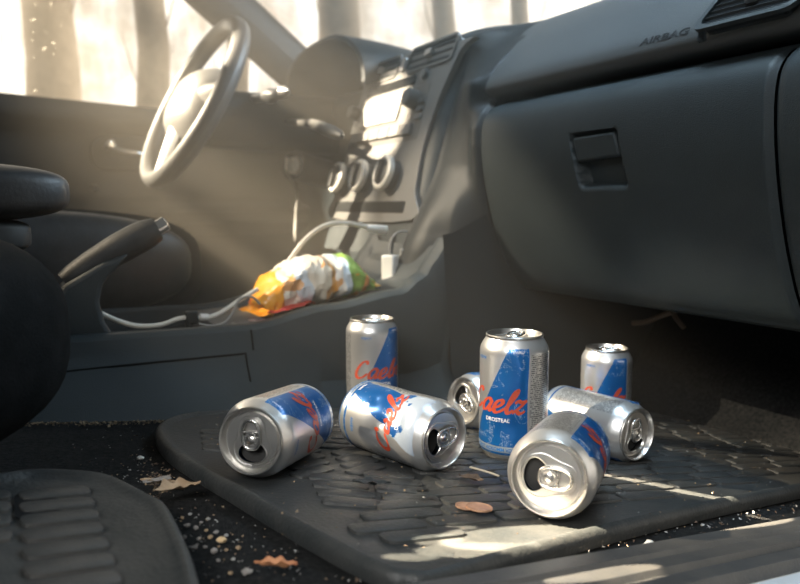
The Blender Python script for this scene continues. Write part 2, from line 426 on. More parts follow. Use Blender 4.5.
# side vent (right end)
vt = onp(757, 3, (0, .62, .429), Vector((0, -.714, .7)))
def ventmtx(c): 
    d = Vector((0, .7, .714)).normalized(); n = Vector((0, -.714, .7)).normalized(); x = Vector((1, 0, 0))
    return lambda u, w, h: c + x * u + d * w + n * h
def make_vent(c, W, H, nsl, name, fr, parent, knob=True, th=.006):
    g = ventmtx(c) if not callable(c) else c
    out = rrect(W, H, min(W, H) * .22); inn = rrect(W - 2 * th, H - 2 * th, min(W, H) * .18)
    mb = MB(); n = len(out)
    v = [g(x, y, .0) for x, y in out] + [g(x, y, .004) for x, y in out] + [g(x, y, .004) for x, y in inn] + [g(x, y, -.012) for x, y in inn]
    f = [(k * n + i, k * n + (i + 1) % n, (k + 1) * n + (i + 1) % n, (k + 1) * n + i) for k in range(3) for i in range(n)]
    mb.add(v, f); vent = mb.build(name, fr, parent)
    b = MB(); b.prism(inn, lambda p: g(p[0], p[1], .0008), lambda p: g(p[0], p[1], -.006)); b.build('vent_cavity', M['black'], vent)
    s = MB()
    for k in range(nsl):
        y = -H / 2 + th + (H - 2 * th) * (k + .5) / nsl
        s.add([g(-W / 2 + th, y - .002, .003), g(W / 2 - th, y - .002, .003), g(W / 2 - th, y + .0022, .001), g(-W / 2 + th, y + .0022, .001), g(-W / 2 + th, y - .0034, .001), g(W / 2 - th, y - .0034, .001)], [(0, 1, 2, 3), (4, 5, 1, 0)])
    s.build('vent_slats', M['dark'], vent, fix=False)
    if knob:
        kb = MB(); kb.prism(rrect(W * .13, H * .22, .003), lambda p: g(p[0] - W * .02, p[1] + H * .05, .002), lambda p: g(p[0] - W * .02, p[1] + H * .05, .009)); kb.build('vent_knob', M['silver'], vent, bevel=.001)
    return vent
make_vent(vt + Vector((0, -.001, .001)), .108, .058, 5, 'side_vent', M['dash'], dash)
# lower dash: glovebox door and its surround
LP = [(.655, .386), (.645, .384), (.625, .380), (.603, .372), (.59, .36), (.584, .345), (.583, .32), (.587, .285), (.596, .245), (.61, .2), (.63, .155), (.65, .13), (.68, .118), (.8, .112), (.95, .13)]
LS = smooth([(0, y, z) for y, z in LP], 6)
def lowpt(X, t):
    k = t * (len(LS) - 1); i = min(int(k), len(LS) - 2); p = LS[i].lerp(LS[i + 1], k - i); return Vector((X, p.y, p.z))
hc = [on(572, 137, 'Y', .586), on(617, 130, 'Y', .586), on(628, 181, 'Y', .594), on(582, 184, 'Y', .594)]
def glove(a, b):
    X = -.868 + .44 * a; t = b * .86
    X += -.03 * sm(.45, 1, b) * 0
    p = lowpt(X, t)
    # recessed pull
    cz = (p.z - .262) / (.319 - .262); xl = hc[3].x + (hc[0].x - hc[3].x) * cz; xr = hc[2].x + (hc[1].x - hc[2].x) * cz
    k = sm(xl - .002, xl + .002, X) * (1 - sm(xr - .002, xr + .002, X)) * sm(.2605, .2645, p.z) * (1 - sm(.318, .321, p.z))
    p.y += .018 * k
    e = min(a, 1 - a) * .44
    p.y += .006 * (1 - sm(0, .006, e))
    return p
gb = MB(); gb.grid(glove, 200, 130); gdoor = gb.build('glovebox_door', M['dash'], dash, angle=60)
bkp = MB(); bkp.grid(lambda a, b: lowpt(-1.0 + .72 * a, b * .9) + Vector((0, .03, 0)), 6, 40); bkp.build('dash_light_stop', M['black'], dash)  # added backing sheet that stops lamp light leaking through the panel gaps
hp = MB(); f0 = [hc[0], hc[1], hc[1].lerp(hc[2], .52), hc[0].lerp(hc[3], .56)]
cen = sum(f0, Vector()) / 4
hp.prism([(i, 0) for i in range(4)], lambda p: Vector((cen.x + (f0[p[0]].x - cen.x) * .93, .5835 + .004 * (1 if p[0] > 1 else 0), cen.z + (f0[p[0]].z - cen.z) * .93)), lambda p: Vector((cen.x + (f0[p[0]].x - cen.x) * .93, .597, cen.z + (f0[p[0]].z - cen.z) * .93)))
hp.build('handle', M['dash'], gdoor, bevel=.003)
lp = MB(); lp.grid(lambda a, b: lowpt(-.425 + .145 * a, b) + Vector((0, .006 * (1 - sm(0, .03, a)) - .012 * sm(.0, .6, a), 0)), 24, 60); lp.build('end_panel', M['dash'], dash, angle=60)
def lin(tab, x):
    for (p, q), (u, v) in zip(tab, tab[1:]):
        if x <= u: return q + (v - q) * max(0, x - p) / (u - p)
    return tab[-1][1]
SIDE = [(-.06, .61), (.2, .61), (.245, .596), (.285, .587), (.32, .583), (.345, .584), (.365, .594), (.38, .608), (.402, .603), (.416, .607), (.442, .63), (.475, .665), (.505, .71), (.523, .77), (.53, .85)]
def shoulder(a, b):
    z = -.05 + .58 * b; X = -.872 - .115 * a
    yp = lin(SIDE, z) + .006 * (1 - sm(0, .05, a)); zc = min(z, .492)
    ys = .558 + .3 * (zc - .2) + (max(0, z - .492) / .038) ** 2 * .2
    smoothed = yp + (.597 + 1.2 * max(0, z - .41) - yp) * sm(.05, .3, a) * (1 if z < .47 else 0) * (1 - sm(.41, .47, z)) * sm(.2, .3, z)
    fw_ = .052 * (1 - sm(.17, .3, z)) * (1 - .55 * sm(.5, 1, a)) * (.1 + .9 * sm(0, .3, a))
    return Vector((X, smoothed + (ys - smoothed) * sm(.15, 1, a) - fw_ - .010 * math.sin(PI * min(1, a * 1.1)) * sm(.15, .3, z) * (1 - sm(.42, .5, z)), z))
ll = MB(); ll.grid(shoulder, 40, 150); ll.build('stack_shoulder', M['dark'], dash, angle=70)

# centre stack: leaning face Y = .55 + .3 (z - .2)
SN = Vector((0, -1, .3)).normalized(); SU = Vector((0, .3, 1)).normalized()
def sp(X, z, h=0): return Vector((X, .55 + .3 * (z - .2), z)) + SN * h
def stk(x, y): return onp(x, y, (0, .55, .2), Vector((0, 1, -.3)))
SB = [(.16, .0), (.2, .0), (.3, .0), (.4, .0), (.47, .0), (.492, .004), (.506, .018), (.516, .045), (.524, .09), (.528, .16), (.52, .3), (.5, .5)]
SBs = smooth([(0, d, z) for z, d in SB], 4)
def stackfn(a, b):
    i = int(round(b * (len(SBs) - 1))); q = SBs[i]; Y0 = .55 + .3 * (min(q.z, .5) - .2) + q.y
    w = .37; xc = -1.163; r = .05
    x = (a - .5) * 2; hw = w / 2 + .012 * sm(.3, .2, q.z) 
    if abs(x) < .7: X = xc + x / .7 * (hw - r) * 1.0; dy = 0
    else:
        th = (abs(x) - .7) / .3 * PI / 2; X = xc + math.copysign(hw - r + r * math.sin(th), x); dy = r * (1 - math.cos(th)) + (.05 * sm(.8, 1, abs(x)))
    return Vector((X, Y0 + dy, q.z))
st = MB(); st.grid(stackfn, 60, len(SBs) - 1); stack = st.build('centre_stack', M['dash'], dash, angle=60)
# grey bezel on the face
bz = MB()
outl = [(-.972, .486), (-.985, .47), (-1.012, .40), (-1.022, .33), (-1.012, .262), (-1.0, .215), (-1.31, .215), (-1.318, .262), (-1.318, .35), (-1.322, .40), (-1.318, .455), (-1.31, .486)]
OL = [(p.x, p.y) for p in smooth([(a, b, 0) for a, b in outl], 4, True)]
bz.prism(OL, lambda p: sp(p[0], p[1], -.004), lambda p: sp(p[0], p[1], .006))
bezel = lab(bz.build('stack_bezel', M['trim'], dash, bevel=.002), 'grey plastic bezel of the centre stack')
def bez(name, m, x0, x1, z0, z1, h0=.006, h1=.009, r=.004, bev=.001):
    w, hh = abs(x1 - x0), abs(z1 - z0); cx, cz = (x0 + x1) / 2, (z0 + z1) / 2
    mb = MB(); mb.prism(rrect(w, hh, min(r, hh * .45)), lambda p: sp(cx + p[0], cz + p[1], h0), lambda p: sp(cx + p[0], cz + p[1], h1))
    return mb.build(name, m, dash, bevel=bev)
bez('display', M['scr'], -1.285, -1.105, .436, .451)
bez('radio_surround', M['trim2'], -1.312, -1.05, .342, .43, .005, .0068)
bez('cassette_panel', M['panel'], -1.285, -1.135, .378, .428, .006, .010)
nb = 6
for k in range(nb): bez('radio_button', M['trim'], -1.3 + k * .0385, -1.3 + k * .0385 + .036, .35, .368, .006, .012, .002)
for z in (.408, .395, .382): bez('preset_button', M['trim'], -1.072, -1.052, z - .009, z - .001, .006, .010, .002)
bez('lower_slot', M['black'], -1.3, -1.03, .226, .244, .006, .0075)
for x in (-1.075, -1.305):
    pass
def knob(x, z, r, L, m, ring, name):
    rot = Matrix.Translation(sp(x, z, .006)) @ SN.to_track_quat('Z', 'Y').to_matrix().to_4x4()
    mb = MB(); mb.lathe([(0, r * 1.0), (L * .7, r * .96), (L * .95, r * .88), (L, r * .75), (L, .0005)], 28, rot); k = mb.build(name, m, dash)
    if ring:
        rg = MB(); rg.lathe([(L * .55, r * .98), (L * .6, r * 1.12), (L * .95, r * 1.1), (L * 1.04, r * .98), (L * 1.0, r * .84), (L * .9, r * .84)], 28, rot); lab(rg.build('knob_ring', M['keym'], k), 'chrome ring')
        p = MB(); p.prism(rrect(r * .3, r * 1.5, r * .1), lambda q: rot @ Vector((q[0], q[1], L * .98)), lambda q: rot @ Vector((q[0], q[1], L * 1.3))); p.build('knob_grip', M['dgrey'], k)
    return k
knob(-1.318, .409, .0125, .016, M['trim'], False, 'radio_knob'); knob(-1.088, .407, .0165, .02, M['trim'], False, 'radio_knob')
knob(-1.076, .447, .009, .007, M['trim'], False, 'small_knob')
knob(-1.29, .284, .026, .022, M['dgrey'], True, 'climate_knob'); knob(-1.196, .284, .026, .022, M['dgrey'], True, 'climate_knob'); knob(-1.1, .286, .026, .022, M['dgrey'], True, 'climate_knob')
gl = lambda x, z: (lambda u, w, h: sp(x, z, .005) + Vector((1, 0, 0)) * (u + w * .2) + SU * w + SN * h)
make_vent(gl(-1.248, .478), .132, .042, 3, 'centre_vent', M['trim'], dash, th=.004)
make_vent(gl(-1.073, .479), .150, .044, 3, 'centre_vent', M['trim'], dash, th=.004)
bez('hazard_button', M['silver'], -1.168, -1.152, .464, .486, .006, .012)
# driver's side of the dash, top shelf and instrument hood
DP = [(.66, .12), (.66, .25), (.655, .33), (.64, .40), (.632, .43), (.64, .455), (.67, .475), (.74, .492), (.85, .505), (1.0, .505), (1.15, .49)]
DPs = smooth([(0, a, b) for a, b in DP], 5)
dd = MB(); dd.grid(lambda a, b: Vector((-1.79 + .5 * a, DPs[int(round(b * (len(DPs) - 1)))].y, DPs[int(round(b * (len(DPs) - 1)))].z)), 20, len(DPs) - 1); dd.build('driver_panel', M['dash'], dash, angle=60)
HC = on(330, 80, 'Y', .61)
def hood(a, b, k=1.0, yo=0):
    th = PI * a; w = .215 * k; h = (.112 - .03 * sm(.5, 1, a)) * k
    ex = math.copysign(abs(math.cos(th)) ** .75, math.cos(th)); ez = abs(math.sin(th)) ** .7
    y = .595 + yo + .3 * b
    return Vector((-1.47 - w * ex * (1 - .1 * b), y, .462 + h * ez * (1 - .45 * b * b)))
hd = MB(); hd.grid(lambda a, b: hood(a, b), 40, 14)
hd.grid(lambda a, b: hood(a, b * .6, .93), 40, 10); hd.grid(lambda a, b: hood(a, 0, 1 - .07 * b, -.003 * math.sin(PI * b)), 40, 4)
ih = hd.build('instrument_hood', M['dark'], dash, angle=70, fix=False)
gp = MB(); gp.prism([(hood(k / 24, .58, .93).x, hood(k / 24, .58, .93).z) for k in range(25)], lambda p: Vector((p[0], .765, p[1])), lambda p: Vector((p[0], .785, p[1]))); gp.build('gauge_face', M['black'], ih)

# ================================================================== STEERING
TL = math.radians(27); WC = Vector((-1.528, .349, .442)); WU = Vector((0, math.sin(TL), math.cos(TL))); WN = Vector((0, -math.cos(TL), math.sin(TL))); WX = Vector((1, 0, 0)); YAW = Matrix.Rotation(math.radians(5), 3, 'Z'); WX, WU, WN = YAW @ WX, YAW @ WU, YAW @ WN
def wp(x, u, n): return WC + WX * x + WU * u + WN * n
sw = thing('steering_wheel', 'steering wheel with three spokes, sunlit hub and pale rim', 'steering wheel', WC)
mb = MB(); mb.grid(lambda a, b: wp((.172 + .0165 * math.cos(2 * PI * b)) * math.cos(2 * PI * a), (.172 + .0165 * math.cos(2 * PI * b)) * math.sin(2 * PI * a), .0185 * math.sin(2 * PI * b)), 96, 16); mb.build('rim', M['wheel'], sw)
mb = MB(); mb.grid(lambda a, b: (lambda r, t: wp(.098 * r * math.copysign(abs(math.cos(t)) ** .7, math.cos(t)), -.005 + .08 * r * math.copysign(abs(math.sin(t)) ** .7, math.sin(t)), .034 - .04 * r ** 4))(max(b, .001), 2 * PI * a), 48, 12)
mb.build('hub_cover', M['hub'], sw)
for x, u, wd in ((.165, .012, .05), (-.165, .012, .05), (0, -.165, .062)):
    d = Vector((x, u)).normalized(); nn = Vector((-d.y, d.x)); s = MB()
    def spk(a, b):
        r = .05 + .115 * a; t = (b - .5) * wd * (1 - .35 * a); e = 1 - (2 * b - 1) ** 2
        return wp(d.x * r + nn.x * t, d.y * r + nn.y * t, -.008 + .016 * e + .014 * (1 - a))
    s.grid(spk, 10, 10); s.grid(lambda a, b: spk(a, b) - WN * .018 * (1 - (2 * b - 1) ** 2) , 10, 10); s.build('spoke', M['silver'] if u < 0 else M['hub'], sw)
col = thing('steering_column', 'dark steering column shroud behind the wheel with stalks', 'steering column', (-1.5, .45, .38))
A = wp(0, -.02, -.03); B = Vector((-1.56, .66, .41))
mb = MB(); ax = (B - A).normalized(); sx = WX; su = ax.cross(sx)
mb.grid(lambda a, b: A + (B - A) * b + sx * (.062 + .008 * b) * math.copysign(abs(math.cos(2 * PI * a)) ** .7, math.cos(2 * PI * a)) - su * (.056 + .006 * b) * math.copysign(abs(math.sin(2 * PI * a)) ** .7, math.sin(2 * PI * a)), 40, 12)
mb.prism([(.06 * math.copysign(abs(math.cos(2 * PI * k / 40)) ** .7, math.cos(2 * PI * k / 40)), .056 * math.copysign(abs(math.sin(2 * PI * k / 40)) ** .7, math.sin(2 * PI * k / 40))) for k in range(40)], lambda p: A + sx * p[0] + su * p[1], lambda p: A + ax * .01 + sx * p[0] + su * p[1])
mb.build('column_shroud', M['dark'], col)
s0 = on(245, 100, 'Y', .46); s1 = on(270, 96, 'Y', .46); s2 = on(288, 91, 'Y', .46)
mb = MB(); mb.tube(smooth([s0, s0.lerp(s1, .6), s1, s1.lerp(s2, .5), s2], 5), [.008] * 8 + [.0105, .013, .014, .014, .012, .01, .01] + [.011, .012, .012, .01, .006, .002], 12); lab(mb.build('stalk', M['silver'], col), 'short stalk with pale tip')
s0 = on(288, 122, 'Y', .52); s1 = on(312, 124, 'Y', .5); s2 = on(342, 136, 'Y', .49)
mb = MB(); mb.tube(smooth([s0, s1, s1.lerp(s2, .5), s2], 6), [.007] * 6 + [.009] * 4 + [.011] * 5 + [.0105, .009, .007, .003], 12); lab(mb.build('stalk', M['trim'], col), 'long sunlit wiper stalk')
kc = on(295, 166, 'Y', .545)
kmx = Matrix.Translation(kc) @ Vector((.55, -.8, .1)).to_track_quat('Z', 'Y').to_matrix().to_4x4()
mb = MB(); mb.lathe([(-.12, .031), (.0, .031), (.006, .029), (.008, .024), (.003, .021), (-.01, .02)], 32, kmx); mb.build('ignition_lock', M['dgrey'], col)
key = thing('car_key', 'silver key in ignition with strap hanging straight down', 'key', kc)
mb = MB(); mb.lathe([(-.006, .018), (.006, .018), (.010, .016), (.011, .001)], 28, kmx); mb.prism(rrect(.007, .026, .003), lambda p: kmx @ Vector((p[0], p[1], .006)), lambda p: kmx @ Vector((p[0], p[1], .03))); mb.build('key_head', M['keym'], key)
k2 = on(297, 182, 'Y', .548); k3 = on(295, 242, 'Y', .548)
mb = MB(); mb.grid(lambda a, b: kmx @ Vector((0, 0, .026)) + Vector((.008 * math.cos(2 * PI * a) + .0012 * math.cos(2 * PI * b), -.002, -.008 + .008 * math.sin(2 * PI * a) + .0012 * math.sin(2 * PI * b))), 24, 6); mb.build('key_ring', M['chrome'], key)
mb = MB(); R_ = [kmx @ Vector((0, 0, .026)) + Vector((0, -.003, -.014)), k2 + Vector((0, 0, -.02)), k2.lerp(k3, .5) + Vector((.002, 0, 0)), k3]
RS = smooth(R_, 8)
mb.grid(lambda a, b: RS[int(round(a * (len(RS) - 1)))] + Vector(((b - .5) * (.009 if a < .72 else .015), 0, (b - .5) * .002)), len(RS) - 1, 2); mb.grid(lambda a, b: RS[int(round(a * (len(RS) - 1)))] + Vector(((b - .5) * (.009 if a < .72 else .015), -.002, 0)), len(RS) - 1, 2)
mb.build('key_strap', M['gcable'], key)

# ================================================================== CENTRE CONSOLE
ZT = [(-.2, .096), (.0, .096), (.26, .094), (.37, .112), (.47, .126), (.503, .146), (.525, .172), (.54, .195), (.6, .2)]
def zt(Y): return lerp_tab(ZT, Y)
con = thing('centre_console', 'dark centre console with curved tray running up to the stack', 'console', (-1.0, .25, 0))
def csec(Y):
    z = zt(Y); f0 = fl(-.8, Y) - .012; xb = -.79 - .05 * sm(.05, .5, Y); dep = .028 if Y < .24 else .012 + .016 * (1 - sm(.24, .26, Y)); zm = .6 * z + .4 * f0
    return [(xb, f0), (xb - .035, .3 * z + .7 * f0), (-.866, zm), (-.875, z - .016), (-.879, z - .005), (-.887, z), (-.903, z), (-.908, z - .003), (-.913, z - dep), (-.99, z - dep - .002), (-1.09, z - dep), (-1.097, z - .003), (-1.102, z), (-1.118, z), (-1.126, z - .006), (-1.14, zm), (-1.17, f0)]
ns = len(csec(0)) - 1
mb = MB(); mb.grid(lambda a, b: (lambda Y, i: Vector((csec(Y)[i][0], Y, csec(Y)[i][1])))(-.15 + .69 * a, int(round(b * ns))), 90, ns); mb.build('console_body', M['dash'], con, angle=35)
mb = MB(); mb.grid(lambda a, b: (lambda Y: (lambda z0: Vector((-.8385 - .036 * b, Y, z0 + (.2 + .03 * sm(.53, .62, Y) - z0) * b)))(fl(-.84, Y) - .02))(.53 + .41 * a), 24, 8); struct(mb.build('tunnel_wall', M['dark']))  # side of the centre tunnel, continuing the console flank under the dash
mb = MB()
def wall(Y, h):
    s = csec(Y); pts = s[:5]
    for (x0, z0), (x1, z1) in zip(pts, pts[1:]):
        if z0 <= h <= z1: t = (h - z0) / (z1 - z0); return Vector((x0 + (x1 - x0) * t, Y, h))
    return Vector((pts[-1][0], Y, h))
mb.tube([wall(Y / 100, .063) + Vector((.0002, 0, 0)) for Y in range(-5, 26)], .0012, 6); mb.tube([wall(.252, .064 - k * .004) + Vector((.0002, 0, 0)) for k in range(9)], .0012, 6)
mb.tube([wall(.262, .09 - k * .003) + Vector((.0003, 0, 0)) for k in range(9)], .0012, 6); mb.build('console_seam', M['black'], con)
mb = MB(); mb.lathe([(0, .032), (.001, .032), (.001, .028), (-.004, .028), (-.004, .001)], 40, Matrix.Translation((-1.0, .2, zt(.2) - .0275)) ); mb.build('cup_well', M['black'], con)
mb = MB(); mb.prism([(.235, -.915), (.3, -.915), (.3, -1.085), (.235, -1.085)], lambda p: Vector((p[1], p[0], zt(p[0]) - .03)), lambda p: Vector((p[1], p[0], zt(p[0]) - .006)))
mb.build('tray_divider', M['trim'], con, bevel=.004)

# handbrake
hbk = thing('handbrake', 'black handbrake lever with silver button on angular bracket', 'handbrake', (-.92, .08, .08))
HX = -.925
def hy(x, y): p = on(x, y, 'X', HX); return (p.y, p.z)
poly = [hy(*q) for q in ((50, 310), (62, 284), (100, 261), (128, 252), (112, 270), (101, 283), (98, 300), (103, 320), (114, 337), (100, 350), (55, 350))]
mb = MB(); mb.prism(poly, lambda p: Vector((HX - .022, p[0], p[1])), lambda p: Vector((HX + .022, p[0], p[1]))); mb.build('bracket', M['dash'], hbk, bevel=.006, seg=3)
g0, g1 = Vector((HX, *hy(66, 284))), Vector((HX, *hy(157, 229)))
mb = MB(); mb.tube([g0.lerp(g1, k / 10) + Vector((0, 0, .004 * math.sin(PI * k / 10))) for k in range(11)], [.014, .016, .0165, .017, .017, .0175, .018, .018, .018, .017, .014], 16); mb.build('lever_grip', M['leather'], hbk)
d = (g1 - g0).normalized(); mb = MB(); mb.tube([g1 - d * .003, g1 + d * .012, g1 + d * .014], [.0095, .0095, .007], 16); lab(mb.build('release_button', M['chrome'], hbk), 'silver release button')

# ================================================================== SEATS, ARMREST
def cushion(mb, x0, x1, y0, y1, z0, z1, r, bulge=.012, n=3.0):
    """super-ellipsoid block"""
    cx, cy, cz = (x0 + x1) / 2, (y0 + y1) / 2, (z0 + z1) / 2; hx, hy_, hz = (x1 - x0) / 2, (y1 - y0) / 2, (z1 - z0) / 2
    def pw(c, e): return math.copysign(abs(c) ** e, c)
    e = 2 / n
    mb.grid(lambda a, b: (lambda th, ph: Vector((cx + hx * pw(math.cos(ph), e) * pw(math.cos(th), e), cy + hy_ * pw(math.cos(ph), e) * pw(math.sin(th), e), cz + hz * pw(math.sin(ph), e))))(2 * PI * a, -PI / 2 + PI * b), 64, 32)
ps = thing('passenger_seat', 'near black passenger seat cushion looming at left edge', 'seat', (-.65, -.2, .05))
mb = MB(); cushion(mb, -.835, -.43, -.5, .042, .06, .238, .05, n=2.9); mb.build('seat_cushion', M['fabric'], ps)
mb = MB(); cushion(mb, -.83, -.45, -.48, -.01, .045, .14, .05, n=6); mb.build('seat_base', M['dark'], ps)
ds = thing('driver_seat', 'dark driver seat cushion behind the handbrake, rounded front bolster', 'seat', (-1.45, 0, .05))
mb = MB(); cushion(mb, -1.68, -1.185, -.45, .315, .03, .235, .05, n=3.4); mb.build('seat_cushion', M['fabric'], ds)
mb = MB(); cushion(mb, -1.3, -1.17, -.43, .27, .06, .235, .05, n=2.8); mb.build('side_bolster', M['leather'], ds)
mb = MB(); cushion(mb, -.94, -.8, -.35, .066, .222, .283, .02, n=3.6); arm = mb.build('armrest', M['leather'], con); lab(arm, 'padded black armrest with rounded nose')
mb = MB(); cushion(mb, -.925, -.815, -.35, .028, .19, .228, .02, n=5); mb.build('armrest_base', M['dark'], arm)
mb = MB(); mb.box((-.89, -.2, .15), (.06, .2, .12)); mb.build('armrest_stem', M['dark'], arm, bevel=.01)

# ================================================================== RUBBER MATS
def flat_mat(outline, nm, name_m, lip_h=.0095, t=.006, lipw=.010, n=7):
    O = [Vector((p.x, p.y)) for p in smooth([(x, y, 0) for x, y in outline], n, True)]
    m = len(O); area = sum(O[i].x * O[(i + 1) % m].y - O[(i + 1) % m].x * O[i].y for i in range(m))
    sg = 1 if area > 0 else -1
    def inset(dist):
        r = []
        for i in range(m):
            tt = (O[(i + 1) % m] - O[i - 1]).normalized(); r.append(O[i] + Vector((-tt.y, tt.x)) * sg * dist)
        return r
    rings = [(0, -.004), (-.001, .003), (.001, lip_h - .002), (.004, lip_h), (lipw - .004, lip_h), (lipw - .001, lip_h - .002), (lipw + .003, t)]
    bm = bmesh.new(); vr = []
    for dist, h in rings:
        vr.append([bm.verts.new((p.x, p.y, fl(p.x, p.y) + h)) for p in inset(dist)])
    for a, b in zip(vr, vr[1:]):
        for i in range(m): bm.faces.new((a[i], a[(i + 1) % m], b[(i + 1) % m], b[i]))
    es = [bm.edges.get((vr[-1][i], vr[-1][(i + 1) % m])) for i in range(m)]
    bmesh.ops.triangle_fill(bm, edges=es, use_beauty=True)
    bm.verts.index_update(); mb = MB(); mb.add([v.co.copy() for v in bm.verts], [tuple(v.index for v in f.verts) for f in bm.faces]); bm.free()
    return mb, O
def inside(O, x, y):
    c = False; j = len(O) - 1
    for i in range(len(O)):
        if (O[i].y > y) != (O[j].y > y) and x < (O[j].x - O[i].x) * (y - O[i].y) / (O[j].y - O[i].y) + O[i].x: c = not c
        j = i
    return c
fm = thing('floor_mat', 'black ribbed rubber floor mat under the cans, with raised rim', 'floor mat', (-.58, .5, fl(-.58, .5)))
mout = [(-.343, .205), (-.347, .19), (-.36, .178), (-.42, .16), (-.52, .137), (-.62, .116), (-.69, .115), (-.735, .128), (-.768, .155), (-.785, .20), (-.795, .3), (-.80, .45), (-.80, .65), (-.79, .88), (-.76, .94), (-.68, .955), (-.55, .95), (-.475, .92), (-.455, .86), (-.438, .72), (-.418, .58), (-.395, .44), (-.372, .33), (-.352, .245)]
mb, MO = flat_mat(mout, 'm', 'm'); mb.build('mat_sheet', M['rubber'], fm, angle=50)
mi = []
for i in range(len(MO)):
    pass
tb = MB(); rr = random.Random(3)
def bar(x, y, L, W, ang, h=.0022, k=.026):
    for sx_, sy in ((-1, -1), (1, 1), (1, -1), (-1, 1)):
        a, b = sx_ * W / 2, sy * L / 2
        px_, py = x + a * math.cos(ang) - b * math.sin(ang), y + a * math.sin(ang) + b * math.cos(ang)
        if not all(inside(MO, px_ + q * k, py + w * k) for q, w in ((1, 0), (-1, 0), (0, 1), (0, -1))): return
    v = []
    for hh, k in ((.0055, 1), (.006 + h * .8, .94), (.006 + h, .82)):
        for a, b in rrect(W, L, W * .3, 2):
            a *= k; b = b * (1 - (1 - k) * W / L)
            px_, py = x + a * math.cos(ang) - b * math.sin(ang), y + a * math.sin(ang) + b * math.cos(ang); v.append(Vector((px_, py, fl(px_, py) + hh)))
    n = 12; f = [(k * n + i, k * n + (i + 1) % n, (k + 1) * n + (i + 1) % n, (k + 1) * n + i) for k in range(2) for i in range(n)] + [tuple(2 * n + i for i in range(n))]
    tb.add(v, f)
row = 0; x = -.365
while x > -.79:
    y = .16 + (row % 2) * .028 - .01 * (row % 3)
    while y < .94:
        L = .05 + .012 * rr.random()
        zone = y + .25 * (x + .45)
        if y < .27 and x < -.47:
            pass
        else: bar(x, y + L / 2, L, .0178, rr.uniform(-.015, .015))
        y += L + .0032
    x -= .0195; row += 1
for i in range(17):
    for j in range(3):
        bar(-.475 - .0195 * i, .165 + .048 * j + .004 * (i % 4), .044, .0172, (.5 if (i // 4) % 2 else -.42))
# chevron blocks near the rear edge
for i in range(16):
    for j in range(7):
        cx, cy = -.47 - .021 * i, .15 + .0235 * j
        pass
tb.build('tread', M['tread'], fm, angle=30)

sm2 = thing('floor_mat', 'second black ribbed rubber mat with slot, bottom left beside the seat', 'floor mat', onfloor(100, 540))
pts2 = [(66, 476), (110, 481), (150, 500), (168, 512), (190, 556), (203, 600), (215, 660), (120, 680), (-60, 640), (-120, 520), (-60, 488), (0, 480), (30, 476)]
o2 = [onfloor(x, y, .01) for x, y in pts2]
mb, MO2 = flat_mat([(p.x, p.y) for p in o2], 'm', 'm', .016, .011, .009, 5); mb.build('mat_sheet', M['rubber'], sm2, angle=50)
tb = MB(); MO_keep = MO; MO = MO2
for i in range(16):
    for j in range(6):
        bar(-.325 - .0235 * i, -.05 + .046 * j - .02, .0425, .0185, .12, .003, .013)
MO = MO_keep
for q in tb.v: q.z += .005
tb.build('tread', M['tread'], sm2, angle=30)
sl = MB(); c = onfloor(36, 496, .018)
sl.prism(rrect(.05, .024, .008), lambda p: Vector((c.x + p[0], c.y + p[1], fl(c.x + p[0], c.y + p[1]) + .0112)), lambda p: Vector((c.x + p[0], c.y + p[1], fl(c.x + p[0], c.y + p[1]) + .0125))); sl.build('slot', M['black'], sm2)

# ================================================================== CANS
RB = .033
PROF = [(.0018, .0225), (.0, .0235), (.0005, .025), (.003, .0268), (.0075, .0312), (.0105, .0326), (.0135, RB)] + [(.0135 + .0895 * k / 34, RB) for k in range(1, 35)] + [(.106, .0327), (.109, .0317), (.1125, .0297), (.1150, .0282), (.1165, .0272), (.1173, .0268)]
def dent(dents, th, v):
    d = 0
    for t0, v0, st_, sv, dp_, sharp in dents:
        dt = (th - t0 + PI) % (2 * PI) - PI
        e = ((dt / st_) ** 2 + ((v - v0) / sv) ** 2)
        d += dp_ * (math.exp(-math.sqrt(e) * 1.6) if sharp else math.exp(-e))
    return d
STROKES = {
    'C': (.88, [[(.72, .82), (.6, 1.0), (.35, .92), (.14, .55), (.12, .2), (.32, .0), (.6, .08), (.82, .3)]]),
    'a': (.66, [[(.52, .5), (.3, .58), (.08, .32), (.12, .04), (.32, .06), (.5, .36), (.55, .52)], [(.55, .54), (.48, .2), (.54, .02), (.7, .14)]]),
    'e': (.56, [[(.02, .16), (.3, .3), (.42, .46), (.32, .58), (.14, .48), (.06, .2), (.18, .0), (.4, .06), (.58, .22)]]),
    'l': (.4, [[(.0, .16), (.24, .5), (.42, .92), (.36, 1.04), (.22, .8), (.12, .2), (.24, .0), (.42, .16)]]),
    'z': (.66, [[(.04, .44), (.16, .56), (.34, .5), (.54, .54), (.3, .26), (.04, .04), (.2, .08), (.4, -.02), (.62, .1)]]),
    'n': (.66, [[(.06, .54), (.1, .3), (.06, .0), (.2, .42), (.4, .56), (.48, .4), (.46, .1), (.64, .1)]]),
}
def script_ribbons(word, unit, u0, v0):
    """brush-like script as flat ribbons in (u, v) mm"""
    out = []; x = 0
    for ch in word:
        adv, ss = STROKES[ch]
        for s in ss:
            P = smooth([(a, b, 0) for a, b in s], 6); L = []; Rr = []
            for i, p in enumerate(P):
                t = (P[min(i + 1, len(P) - 1)] - P[max(i - 1, 0)]).normalized(); nn = Vector((-t.y, t.x, 0))
                ang = math.atan2(t.y, t.x); w = .052 + .045 * abs(math.sin(ang - .35)); w *= min(1, .35 + .4 * min(i, len(P) - 1 - i))
                q = p + nn * w; r = p - nn * w
                L.append((u0 + (x + q.x + q.y * .28) * unit, v0 + q.y * unit)); Rr.append((u0 + (x + r.x + r.y * .28) * unit, v0 + r.y * unit))
            out.append((L, Rr))
        x += adv
    return out
def lid_parts(mb):
    pass
